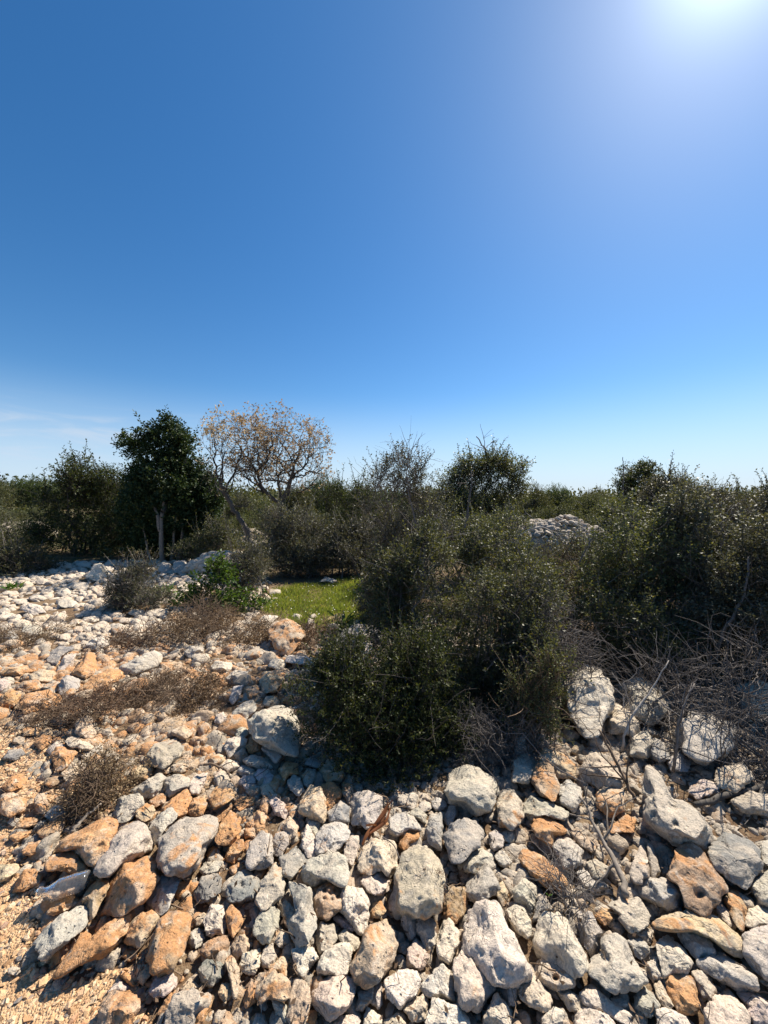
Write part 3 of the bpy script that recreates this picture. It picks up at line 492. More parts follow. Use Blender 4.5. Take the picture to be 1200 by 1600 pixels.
# ------------------------------------------------------------------ building one stone from its outline
def polar_outline(pts, nb=96):
    """area centroid and radius per angle of a polygon"""
    p = np.asarray(pts, float)
    q = np.roll(p, -1, 0)
    cr = p[:, 0] * q[:, 1] - q[:, 0] * p[:, 1]
    A = cr.sum() / 2
    c = ((p + q) * cr[:, None]).sum(0) / (6 * A) if abs(A) > 1e-9 else p.mean(0)
    a = np.arange(nb) * 2 * PI / nb
    d = np.stack([np.cos(a), np.sin(a)], 1)
    R = np.zeros(nb)
    for i in range(len(p)):
        e = q[i] - p[i]; w = p[i] - c
        den = d[:, 0] * e[1] - d[:, 1] * e[0]
        den = np.where(np.abs(den) < 1e-12, 1e-12, den)
        t = (w[0] * e[1] - w[1] * e[0]) / den
        s = (w[0] * d[:, 1] - w[1] * d[:, 0]) / den
        ok = (t > 0) & (s >= -1e-6) & (s <= 1 + 1e-6)
        R = np.where(ok, np.maximum(R, t), R)
    R = np.where(R <= 0, np.median(R[R > 0]), R)
    k = np.array([.06, .24, .4, .24, .06])
    R = sum(w * np.roll(R, j - 2) for j, w in enumerate(k))
    return c, R, abs(A)

def rock_shape(rng, sub, cuts=7, rough=1.0):
    """a knocked about unit stone: facets, low lumps"""
    V, F = ICO[sub]
    p = V.copy()
    for _ in range(cuts):
        n = unit(rng.randn(3)); d = rng.uniform(.5, .86)
        h = np.maximum(p @ n - d, 0)
        p = p - h[:, None] * n * rng.uniform(.88, 1.0)
    p = p * (1 + .15 * rough * noise3(p * 1.4 + rng.uniform(0, 90, 3)))[:, None]
    return p, F

def rough_up(P, size, rng, amt=1.0):
    """ridges, grain and solution hollows in metres"""
    c = P.mean(0); nrm = unit(P - c)
    off = rng.uniform(0, 90, 3)
    q = (P - c) / size
    h = .062 * fbm(q * 2.6 + off, 4, .55)
    rid = 1 - np.abs(noise3(q * 3.1 + off + 31)) * 1.6
    h += .058 * rng.uniform(.2, 1) * (rid - .6)
    h += .026 * fbm(q * 9 + off, 3, .6)
    for _ in range(rng.randint(2, 10)):
        k = P[rng.randint(len(P))]; r = size * rng.uniform(.03, .085)
        h -= rng.uniform(.015, .045) * np.exp(-((P - k) ** 2).sum(1) / (2 * r * r))
    return P + nrm * (h * size * amt)[:, None]

def build_stone(pts, rng, sub, pits=()):
    pts = np.asarray(pts, float)
    cpx, _, area = polar_outline(pts)
    r = ray(cpx[0], cpx[1])
    rn = unit(r)
    u = unit(np.cross(rn, [0, 0, 1.0])); v = np.cross(u, rn)
    rays = unit(ray(pts[:, 0], pts[:, 1]))
    f = 1.0 / (rays @ rn)
    q = rays * f[:, None] - rn                      # outline at unit distance, in the plane facing the camera
    loc = np.stack([q @ u, q @ v], 1)
    c2, R, A = polar_outline(loc)
    ext = np.ptp(loc[:, 1])
    thick = .62 * math.sqrt(A) * rng.uniform(.9, 1.15)   # half depth at unit distance
    hv = .5 * ext * v[2] + thick * abs(rn[2]) * .6
    g = 0.0
    for _ in range(4):
        t = (CAM_H - g) / (-(rn[2]) + .58 * hv)
        P0 = CAM + rn * t
        g = float(ground_z(P0[0], P0[1]))
    C = P0 + (u * c2[0] + v * c2[1]) * t * 0
    R = R * t * 1.05; thick = thick * t; size = math.sqrt(A) * t
    p, F = rock_shape(rng, sub, rng.choice([4, 6, 8, 11, 14]))
    # fit the silhouette seen from the camera to the outline
    a = np.arange(96) * 2 * PI / 96
    X = np.stack([R * np.cos(a), R * np.sin(a)], 1)
    cov = (X.T @ X) / 96 * 2
    w, E = np.linalg.eigh(cov); L = np.sqrt(np.maximum(w, 1e-9))
    def ell(phi):
        d = np.stack([np.cos(phi), np.sin(phi)], -1) @ E
        return 1 / np.sqrt((d[..., 0] / L[0]) ** 2 + (d[..., 1] / L[1]) ** 2)
    A2 = E @ np.diag(L) @ E.T
    xy = p[:, :2] @ A2.T
    phi = np.arctan2(xy[:, 1], xy[:, 0]) % (2 * PI); rho = np.hypot(xy[:, 0], xy[:, 1])
    b = np.minimum((phi / (2 * PI) * 48).astype(int), 47)
    S = np.zeros(48); np.maximum.at(S, b, rho)
    S = np.where(S <= 0, S[S > 0].mean(), S)
    S = np.maximum(S, .9 * (np.roll(S, 1) + np.roll(S, -1)) / 2)
    S = .25 * np.roll(S, 1) + .5 * S + .25 * np.roll(S, -1)
    Sp = np.interp(phi, (np.arange(50) - .5) / 48 * 2 * PI, np.concatenate([S[-1:], S, S[:1]]))
    Rp = np.interp(phi, np.arange(97) / 96 * 2 * PI, np.concatenate([R, R[:1]]))
    k = Rp / Sp
    fr = np.clip(rho / Sp, 0, 1)
    k = 1 + (k - 1) * smooth(.1, .75, fr)
    xy = xy * k[:, None]
    # depth, leaning a little so that the top faces the sky
    zz = p[:, 2] * thick
    dep = math.asin(-rn[2])
    zz = zz - min(1.35, .95 / math.tan(dep)) * xy[:, 1] * rng.uniform(.75, 1.15) - rng.uniform(-.3, .3) * xy[:, 0]
    W = xy[:, :1] * u + xy[:, 1:2] * v - zz[:, None] * rn
    W = rough_up(W, size, rng, 1.0)
    W = W + (u * c2[0] + v * c2[1]) * t
    for hx, hy, hr, hd in pits:
        d = W + C - CAM
        c_, s_ = math.cos(PITCH), math.sin(PITCH)
        dep = d[:, 1] * c_ - d[:, 2] * s_; up = d[:, 1] * s_ + d[:, 2] * c_
        px = CX + F_PX * d[:, 0] / dep; py = CY - F_PX * up / dep
        front = (W @ rn) < 0
        W = W + rn * ((hd * t / F_PX) * np.exp(-((px - hx) ** 2 + (py - hy) ** 2) / (2 * hr * hr)) * front)[:, None]
    base = W[:, 2].min()
    org = np.array([C[0], C[1], C[2] + base])
    return W + C - org, F, org, size, area, (cpx[0], cpx[1])

def word_size(a):
    return 'tiny' if a < 160 else 'small' if a < 620 else 'medium' if a < 1700 else 'large'

def build_rocks():
    import zlib
    items = []
    for ref, label, c, s in MARKS:
        items.append((ref, label, c, [tuple(map(float, q.split(','))) for q in s.split()]))
    for tok in MORE.replace('\n', '|').split('|'):
        c, s = tok.split(' ', 1)
        items.append((None, None, c, [tuple(map(float, q.split(','))) for q in s.split()]))
    orng = np.random.RandomState(5)
    for tok in OVALS.replace('\n', '|').split('|'):
        c, x, y, w, h = tok.split(); x, y, w, h = map(float, (x, y, w, h))
        n = orng.randint(6, 10); a = np.sort((np.arange(n) + orng.uniform(-.35, .35, n)) * 2 * PI / n)
        rr = orng.uniform(.86, 1.12, n)
        items.append((None, None, c, [(x + w / 2 * r * math.cos(t), y + h / 2 * r * math.sin(t)) for r, t in zip(rr, a)]))
    recs = []
    for i, (ref, label, c, pts) in enumerate(items):
        rng = np.random.RandomState(zlib.crc32(repr(pts[0]).encode()) % 2 ** 31)
        pa = polar_outline(pts)[2]
        sub = 4 if pa > 420 else 3
        V, F, org, size, area, cpx = build_stone(pts, rng, sub, PITS.get(ref, ()))
        P = np.asarray(pts)
        recs.append(dict(ref=ref, label=label, c=c, V=V, F=F, org=org, size=size, area=area, cpx=cpx, w=np.ptp(P[:, 0]), h=np.ptp(P[:, 1]), rng=rng))
    keep = sorted(recs, key=lambda r: (r['ref'] is None, -r['area']))[:298]
    drop = [r for r in recs if not any(r is k for k in keep)]
    marks = [r for r in keep if r['ref']]
    used = set()
    def direction(dx, dy):
        a = math.degrees(math.atan2(dy, dx)) % 360
        return ['just right of', 'in front and right of', 'just in front of', 'in front and left of', 'just left of', 'behind and left of', 'just behind', 'behind and right of'][int(((a + 22.5) % 360) // 45)]
    for r in sorted([r for r in keep if not r['ref']], key=lambda r: min(math.hypot(r['cpx'][0] - m['cpx'][0], r['cpx'][1] - m['cpx'][1]) for m in marks)):
        near = sorted(marks, key=lambda m: math.hypot(r['cpx'][0] - m['cpx'][0], r['cpx'][1] - m['cpx'][1]))
        shape = 'upright' if r['h'] > 1.45 * r['w'] else 'long' if r['w'] > 1.7 * r['h'] else 'rounded' if r['w'] < 1.2 * r['h'] and r['rng'].rand() < .0 else ''
        colw = RCOL[r['c']][2]
        best = None
        for m in near[:6]:
            d = direction(r['cpx'][0] - m['cpx'][0], r['cpx'][1] - m['cpx'][1])
            if (colw, shape, d, m['ref']) not in used:
                best = (m, d); break
        sz = word_size(r['area'])
        if best:
            m, d = best
            used.add((colw, shape, d, m['ref']))
            words = [sz, shape, colw, 'stone', d, 'the ' + m['ref']]
        else:
            m, m2 = near[0], near[1]
            words = [sz, shape, colw, 'stone between the ' + m['ref'], 'and the ' + m2['ref']]
        lab = ' '.join(w for w in words if w)
        if len(lab.split()) > 16: lab = ' '.join(w for w in [words[0]] + words[2:] if w)
        r['label'] = lab
    seen = {}
    for r in keep:
        k = seen.get(r['label'], 0); seen[r['label']] = k + 1
        if k:
            r['label'] = ('smaller ' if k == 1 else 'further ') + r['label']
    for r in keep:
        kind = 'boulder' if r['area'] > 2600 else 'stone'
        me = mesh_np(kind, r['V'], r['F'], M['rock'])
        o = link(kind, me, r['org'])
        tag(o, r['label'], kind, 'loose limestone rocks of the rubble field')
        col, st, _ = RCOL[r['c']]
        j = r['rng'].uniform(.88, 1.12) * np.array([1, r['rng'].uniform(.97, 1.03), r['rng'].uniform(.93, 1.07)])
        o.color = (*[float(x) for x in np.array(col) * j], float(np.clip(st + r['rng'].uniform(-.15, .15), 0, 1)))
    return [(r['V'] + r['org'], r['F']) for r in drop], keep

STONY = [(-420, 905), (60, 880), (250, 874), (400, 862), (440, 945), (400, 965), (480, 990), (640, 960), (850, 1010), (1200, 990), (1650, 1000), (2100, 1750), (-900, 1750)]
GRAVEL = [(-900, 1120), (60, 1140), (85, 1170), (70, 1215), (95, 1260), (20, 1330), (60, 1420), (55, 1500), (110, 1530), (225, 1500), (235, 1560), (250, 1640), (300, 1760), (-900, 1760)]

def build_fill(extra):
    """the smaller stones in the gaps, too many to count"""
    rng = np.random.RandomState(77)
    protos = []
    for s in (1, 2):
        for k in range(14):
            p, F = rock_shape(rng, s, 6)
            p = rough_up(p, 1.6, rng, 1.1) * np.array([1, rng.uniform(.65, .95), rng.uniform(.55, .85)])
            protos.append((s, p, F))
    parts = list(extra)
    def scatter(n, dmin, dmax, smin, smax, sub, xr):
        y = np.sqrt(rng.uniform(dmin ** 2, dmax ** 2, n)); x = rng.uniform(-1, 1, n) * (y * xr + .8)
        z = ground_z(x, y)
        # image position decides only whether the place is stony ground
        d = np.stack([x, y, z - CAM_H], -1)
        c, s = math.cos(PITCH), math.sin(PITCH)
        dep = d[:, 1] * c - d[:, 2] * s; up = d[:, 1] * s + d[:, 2] * c
        px = CX + F_PX * d[:, 0] / dep; py = CY - F_PX * up / dep
        ok = in_poly(px, py, STONY) & (~in_poly(px, py, GRAVEL) | (rng.rand(n) < .05))
        P = [q for q in protos if q[0] == sub]
        for i in np.nonzero(ok)[0]:
            sz = smin * (smax / smin) ** (rng.rand() ** 1.6)
            _, p, F = P[rng.randint(len(P))]
            R = np.array(Matrix.Rotation(rng.uniform(0, 6.28), 3, 'Z') @ Matrix.Rotation(rng.uniform(-.9, .9), 3, 'X') @ Matrix.Rotation(rng.uniform(-.5, .5), 3, 'Y'))
            parts.append((p @ R.T * (sz / 2) + np.array([x[i], y[i], z[i] + sz * rng.uniform(-.38, .03) * (1 if y[i] < 3.2 else .5)]), F))
    scatter(9100, .75, 2.4, .016, .05, 1, 1.45)
    scatter(5980, .75, 2.5, .05, .10, 2, 1.45)
    scatter(5460, 2.2, 4.8, .04, .08, 1, 1.45)
    scatter(4940, 2.2, 4.8, .08, .17, 2, 1.45)
    scatter(546, 2.3, 4.8, .17, .27, 2, 1.45)
    scatter(1950, 1.4, 3.2, .07, .17, 2, 1.45)
    scatter(9750, 4.4, 10.5, .09, .22, 1, 1.45)
    scatter(910, 4.6, 10, .18, .34, 2, 1.45)
    V, F = join(parts)
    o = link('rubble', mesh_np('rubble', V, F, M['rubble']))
    tag(o, 'small broken limestone filling the gaps between the larger stones', 'rubble', None, 'stuff')

def build_gravel():
    rng = np.random.RandomState(21)
    m, nt, out = new_mat('gravel_pebble'); n = N(nt)
    geo = n.new('ShaderNodeNewGeometry')
    c = n.ramp(geo.outputs['Random Per Island'], [(0, (.36, .20, .10)), (.2, (.54, .34, .18)), (.5, (.62, .43, .25)), (.75, (.66, .51, .34)), (.9, (.48, .25, .13)), (.97, (.24, .22, .2)), (1, (.16, .16, .17))])
    c = n.mix(n.math('MULTIPLY', n.mapr(n.noise(geo.outputs['Position'], 120, 3), .4, .7), .4), c, (.34, .23, .13))
    nt.links.new(n.principled(c, .9, .25, n.bump(n.noise(geo.outputs['Position'], 260, 3), .003, .8)).outputs[0], out.inputs[0])
    N0 = 85000
    y = rng.uniform(.7, 3.0, N0); x = rng.uniform(-4.2, -.3, N0)
    z = ground_z(x, y)
    c_, s_ = math.cos(PITCH), math.sin(PITCH)
    dz = z - CAM_H; dep = y * c_ - dz * s_; up = y * s_ + dz * c_
    px = CX + F_PX * x / dep; py = CY - F_PX * up / dep
    ok = in_poly(px + rng.randn(N0) * 14, py + rng.randn(N0) * 14, GRAVEL) & (px > -330) & (py < 1760)
    x, y, z = x[ok], y[ok], z[ok]; k = len(x)
    V0, F0 = ICO[0]
    s = .0033 * np.exp(rng.randn(k) * .5) * (1 + .35 * smooth(1.4, 2.6, y))
    s = np.where(rng.rand(k) < .05, s * rng.uniform(1.5, 3.2, k), s)
    s = np.minimum(s, .0085)
    A = V0[None] * (1 + .28 * rng.randn(k, 12, 1)) * np.stack([np.ones(k), rng.uniform(.6, 1, k), rng.uniform(.45, .8, k)], -1)[:, None, :]
    th = rng.uniform(0, 6.28, k); tl = rng.uniform(-.6, .6, k)
    cx, sx = np.cos(tl), np.sin(tl)
    A = np.stack([A[..., 0], A[..., 1] * cx[:, None] - A[..., 2] * sx[:, None], A[..., 1] * sx[:, None] + A[..., 2] * cx[:, None]], -1)
    ct, st = np.cos(th), np.sin(th)
    A = np.stack([A[..., 0] * ct[:, None] - A[..., 1] * st[:, None], A[..., 0] * st[:, None] + A[..., 1] * ct[:, None], A[..., 2]], -1)
    A = A * s[:, None, None] * 1.6 + np.stack([x, y, z + s * .5], -1)[:, None, :]
    F = (F0[None] + (np.arange(k) * 12)[:, None, None]).reshape(-1, 3)
    o = link('gravel', mesh_np('gravel', A.reshape(-1, 3), F, m, flat=True))
    tag(o, 'fine yellow gravel on the path at the lower left', 'gravel', None, 'stuff')

def build_ground():
    def axis(a, b, n, p):
        t = np.linspace(-1, 1, n); s = np.sign(t) * np.abs(t) ** p
        return np.where(s < 0, -s * a, s * b)
    xs = axis(-1500, 1500, 361, 4.0); ys = np.concatenate([-np.linspace(1, 0, 20)[:-1] ** 3 * 60, np.linspace(0, 1, 260) ** 3.6 * 2500])
    X, Y = np.meshgrid(xs, ys)
    Z = ground_z(X, Y)
    ny, nx = X.shape
    idx = np.arange(nx * ny).reshape(ny, nx)
    F = np.stack([idx[:-1, :-1], idx[:-1, 1:], idx[1:, 1:], idx[1:, :-1]], -1).reshape(-1, 4)
    m, nt, out = new_mat('red_earth'); n = N(nt)
    geo = n.new('ShaderNodeNewGeometry'); v = geo.outputs['Position']
    a = n.noise(v, 1.3, 5, .6); b = n.noise(v, 30, 5, .65); c = n.noise(v, 160, 4, .7)
    col = n.mix(n.mapr(a, .35, .65), (.14, .085, .048), (.22, .15, .09))
    col = n.mix(n.mapr(b, .45, .75), col, (.32, .24, .15))
    sep = n.new('ShaderNodeSeparateXYZ'); n.put(sep.inputs[0], v)
    far = n.math('MULTIPLY', n.mapr(sep.outputs[1], 5.5, 11), n.mapr(n.noise(v, .8, 4), .35, .6, .55, 1))
    col = n.mix(far, col, n.mix(n.mapr(n.noise(v, 3, 5), .4, .6), (.055, .062, .025), (.12, .09, .05)))
    h = n.math('ADD', n.math('MULTIPLY', b, .7), n.math('MULTIPLY', c, .3))
    nt.links.new(n.principled(col, .95, .15, n.bump(h, .03, .9)).outputs[0], out.inputs[0])
    o = link('ground', mesh_np('ground', np.stack([X, Y, Z], -1).reshape(-1, 3), F, m))
    tag(o, None, None, None, 'structure')
    # the gravel path: a thin sheet over the soil at the lower left
    poly = to_ground(np.array([p[0] for p in GRAVEL], float), np.clip(np.array([p[1] for p in GRAVEL], float), 0, 2400))
    gx = np.linspace(-4.3, -.25, 120); gy = np.linspace(.55, 3.1, 90)
    X, Y = np.meshgrid(gx, gy)
    pad = .05
    ins = in_poly(X, Y, [(p[0], p[1]) for p in poly])
    fin = ins.copy()
    Z = ground_z(X, Y) + .004
    ny, nx = X.shape; idx = np.arange(nx * ny).reshape(ny, nx)
    q = np.stack([idx[:-1, :-1], idx[:-1, 1:], idx[1:, 1:], idx[1:, :-1]], -1)
    sel = fin[:-1, :-1] & fin[1:, 1:] & fin[1:, :-1] & fin[:-1, 1:]
    if sel.any():
        m, nt, out = new_mat('gravel_bed'); n = N(nt)
        geo = n.new('ShaderNodeNewGeometry'); v = geo.outputs['Position']
        ce = n.voro(v, 150, 'F1', 'Color'); bw = n.new('ShaderNodeRGBToBW'); n.put(bw.inputs[0], ce)
        col = n.ramp(bw.outputs[0], [(0, (.36, .21, .11)), (.5, (.55, .36, .20)), (1, (.62, .46, .29))])
        col = n.mix(n.mapr(n.noise(v, 9, 5, .65), .42, .66), col, (.40, .245, .13))
        hh = n.voro(v, 150, 'F1')
        nt.links.new(n.principled(col, .95, .2, n.bump(n.math('SUBTRACT', 1.0, hh), .006, 1.0)).outputs[0], out.inputs[0])
        o = link('gravel_path', mesh_np('gravel_path', np.stack([X, Y, Z], -1).reshape(-1, 3), q[sel], m))
        tag(o, None, None, None, 'structure')
# ------------------------------------------------------------------ foliage and wood generators
def perp(d, rng):
    a = unit(np.cross(d, unit(rng.randn(*d.shape))))
    return a, np.cross(d, a)

def shoots(rng, base, sd, length, per, leaf_l, leaf_w, open_=.7, droop=.1, fold=.25):
    """leaves set round leafy shoots; returns leaf mesh and the shoot axes"""
    n = len(base)
    a, b = perp(sd, rng)
    t = np.linspace(.12, 1, per)
    ln = length * rng.uniform(.55, 1.25, n)
    pos = base[:, None] + sd[:, None] * (ln[:, None] * t)[..., None]
    pos[..., 2] -= droop * (ln[:, None] * t ** 2)
    th = rng.uniform(0, 6.28, (n, 1)) + np.arange(per) * 2.399
    ld = np.cos(th)[..., None] * a[:, None] + np.sin(th)[..., None] * b[:, None]
    ld = unit(ld + open_ * sd[:, None] + .25 * rng.randn(n, per, 3))
    keep = rng.rand(n, per) < .92
    ld = ld[keep]; pos = pos[keep]; k = len(pos)
    side = unit(np.cross(ld, unit(np.array([0, 0, 1.0]) + .9 * rng.randn(k, 3))))
    L = leaf_l * rng.uniform(.6, 1.25, k); W = leaf_w * rng.uniform(.7, 1.2, k)
    V, F = leaf_quads(pos, ld, side, L, W, fold)
    tw = np.stack([base - sd * (ln * .3)[:, None], base + sd * (ln * .35)[:, None], pos_end(base, sd, ln, droop)], 1)
    return V, F, tw

def pos_end(base, sd, ln, droop):
    e = base + sd * ln[:, None] * .97
    e[:, 2] -= droop * ln
    return e

def lobe_points(rng, lobes, n, inner, zlift=.15):
    lobes = np.asarray(lobes, float)
    w = (lobes[:, 3] * lobes[:, 4] * lobes[:, 5]) ** (2 / 3); w /= w.sum()
    i = rng.choice(len(lobes), n, p=w)
    d = unit(rng.randn(n, 3) + np.array([0, 0, zlift]))
    r = inner + (1 - inner) * rng.rand(n) ** .55
    return lobes[i, :3] + d * r[:, None] * lobes[i, 3:], d

def sub_lobes(rng, lobes, per, f=(.28, .5)):
    """break big rounded lobes into clumps so that the outline is uneven"""
    out = []
    for l in lobes:
        l = np.asarray(l, float)
        for _ in range(per):
            d = unit(rng.randn(3) + np.array([0, 0, .25]))
            k = rng.uniform(*f)
            out.append(np.concatenate([l[:3] + d * l[3:] * rng.uniform(.45, .98), l[3:] * k * rng.uniform(.8, 1.2, 3)]))
    return out

def curve_stems(rng, start, end, k=7, bend=.25, wob=.04):
    """bent stems from start points to end points"""
    n = len(start)
    t = np.linspace(0, 1, k)[None, :, None]
    mid = start + (end - start) * np.array([.35, .35, .6]) + rng.randn(n, 3) * bend * np.linalg.norm(end - start, axis=1)[:, None] * .3
    P = (1 - t) ** 2 * start[:, None] + 2 * t * (1 - t) * mid[:, None] + t ** 2 * end[:, None]
    P[:, 1:-1] += rng.randn(n, k - 2, 3) * wob * np.linalg.norm(end - start, axis=1)[:, None, None]
    return P

def make_bush(rng, lobes, n_shoots, per, sl, leaf_l, leaf_w, clump=10, inner=.35, up=.5, n_stem=14, stem_r=.012, twig_r=.0014, foot=.12, open_=.7, bare=0, spray=.45, fill=.25, f=(.28, .5), sprigs=0, sprig_l=.4):
    """leaf mesh and wood mesh of a shrub, its foot at the origin"""
    lb = sub_lobes(rng, lobes, clump, f) if clump else [np.asarray(l, float) for l in lobes]
    n1 = int(n_shoots * (1 - fill))
    p1, d1 = lobe_points(rng, lb, n1, inner)
    p2, d2 = lobe_points(rng, lobes, n_shoots - n1, .2)
    P = np.concatenate([p1, p2]); D = np.concatenate([d1, d2])
    ok = P[:, 2] > .02
    P, D = P[ok], D[ok]
    sd = unit(D * .8 + up * np.array([0, 0, 1.0]) + rng.randn(len(P), 3) * spray)
    V, F, tw = shoots(rng, P, sd, sl, per, leaf_l, leaf_w, open_)
    wood = [tubes(tw, np.tile([twig_r, twig_r * .9, twig_r * .5], (len(tw), 1)), 3, rng)]
    # main stems, then branchlets that tie the shoots to them
    cen, _ = lobe_points(rng, lobes, n_stem, .3)
    cen[:, 2] = np.maximum(cen[:, 2], .08)
    st = np.concatenate([rng.randn(n_stem, 2) * foot, np.full((n_stem, 1), -.03)], 1)
    S = curve_stems(rng, st, cen)
    rr = stem_r * rng.uniform(.5, 1.2, (n_stem, 1)) * np.linspace(1, .35, 7)
    wood.append(tubes(S, rr, 6, rng))
    nb = min(len(P), n_stem * 9)
    tips = P[rng.choice(len(P), nb, replace=False)]
    nodes = S[:, 2:].reshape(-1, 3)
    dist = np.linalg.norm(tips[:, None] - nodes[None], axis=2)
    near = nodes[dist.argmin(1)]
    B = curve_stems(rng, near, tips, 5, .2, .04)
    wood.append(tubes(B, stem_r * .33 * np.linspace(1, .25, 5)[None] * rng.uniform(.6, 1.2, (nb, 1)), 4, rng))
    if sprigs:
        # long loose shoots that break the outline
        p, dd = lobe_points(rng, lb, sprigs * 3, .75, .8)
        top = np.argsort(-(p[:, 2] + .25 * rng.rand(len(p)) * np.ptp(P[:, 2])))[:sprigs]
        p, dd = p[top], dd[top]
        s2 = unit(dd * .5 + np.array([0, 0, .9]) + rng.randn(len(p), 3) * .35)
        v2, f2, t2 = shoots(rng, p, s2, sprig_l, 15, leaf_l * 1.1, leaf_w * 1.1, open_, .05)
        F = np.concatenate([F, f2 + len(V)]); V = np.concatenate([V, v2])
        wood.append(tubes(t2, np.tile([twig_r * 2.2, twig_r * 1.8, twig_r * .8], (len(t2), 1)), 4, rng))
    if bare:
        T = bare_twigs(rng, lobes, bare)
        wood.append(tubes(T, np.linspace(.0028, .0008, T.shape[1])[None] * rng.uniform(.6, 1.5, (len(T), 1)), 4, rng))
    return (V, F), join(wood)

def bare_twigs(rng, lobes, n, length=(.12, .42), k=6, up=.35, kink=.22):
    p, d = lobe_points(rng, lobes, n, .25)
    dr = unit(d * .7 + rng.randn(n, 3) * .7 + np.array([0, 0, up]))
    L = rng.uniform(*length, n)
    steps = unit(dr[:, None] + kink * np.cumsum(rng.randn(n, k - 1, 3), 1)) * (L / (k - 1))[:, None, None]
    P = np.concatenate([p[:, None], p[:, None] + np.cumsum(steps, 1)], 1)
    return P

def grow(rng, p, d, L, r, depth, out, tips, spread=.6, k=6, kids=(2, 4), shrink=(.55, .8), up=.15, kink=.16):
    """recursive branching; out collects polylines with radii"""
    pts = [np.asarray(p, float)]; dd = unit(d)
    for _ in range(k - 1):
        dd = unit(dd + kink * rng.randn(3) + np.array([0, 0, up * .3]))
        pts.append(pts[-1] + dd * L / (k - 1))
    pts = np.array(pts)
    r1 = r * .55
    out.append((pts, np.linspace(r, r1, k)))
    if depth == 0:
        tips.append((pts, dd)); return
    n = rng.randint(kids[0], kids[1] + 1)
    for j in range(n):
        q = pts[-1] if j == 0 else pts[rng.randint(k // 2, k)]
        nd = unit(dd + spread * rng.randn(3) + np.array([0, 0, up]))
        grow(rng, q, nd, L * rng.uniform(*shrink), r1 * (1 if j == 0 else .75), depth - 1, out, tips, spread, k, kids, shrink, up, kink)

def poly_tubes(out, sides=5, rng=None):
    by = {}
    for p, r in out: by.setdefault(len(p), []).append((p, r))
    return join([tubes(np.array([a for a, _ in v]), np.array([b for _, b in v]), sides, rng) for v in by.values()])

def plant(name, label, cat, loc, leaf, wood, leaf_mat, wood_mat, group=None, names=('foliage', 'stem'), rz=0.0):
    t = thing(name, label, cat, loc, group)
    t.rotation_euler.z = rz
    if leaf is not None: link(names[0], mesh_np(names[0], *leaf, M[leaf_mat]), parent=t)
    if wood is not None: link(names[1], mesh_np(names[1], *wood, M[wood_mat]), parent=t)
    return t

def copy_plant(src, label, loc, scale, rz, group=None):
    r = src.copy(); COL.objects.link(r)
    r.location = [float(c) for c in loc]; r.scale = scale; r.rotation_euler = (0, 0, rz)
    r['label'] = label
    if group: r['group'] = group
    for ch in src.children:
        c = ch.copy(); COL.objects.link(c); c.parent = r
    return r

def zpx(py, depth):
    return CAM_H + ray(600, py)[2] / ray(600, py)[1] * depth

def lobes_px(rows, depth, foot):
    """rows of (px, py, half width px, half height px, depth offset m, half depth m) -> ellipsoids about the foot"""
    out = []
    for px, py, hw, hh, dy, hd in rows:
        d = depth + dy
        c = at_depth(px, d, py) - foot
        s = d / F_PX
        out.append((c[0], c[1], c[2], hw * s, hd, hh * s))
    return out
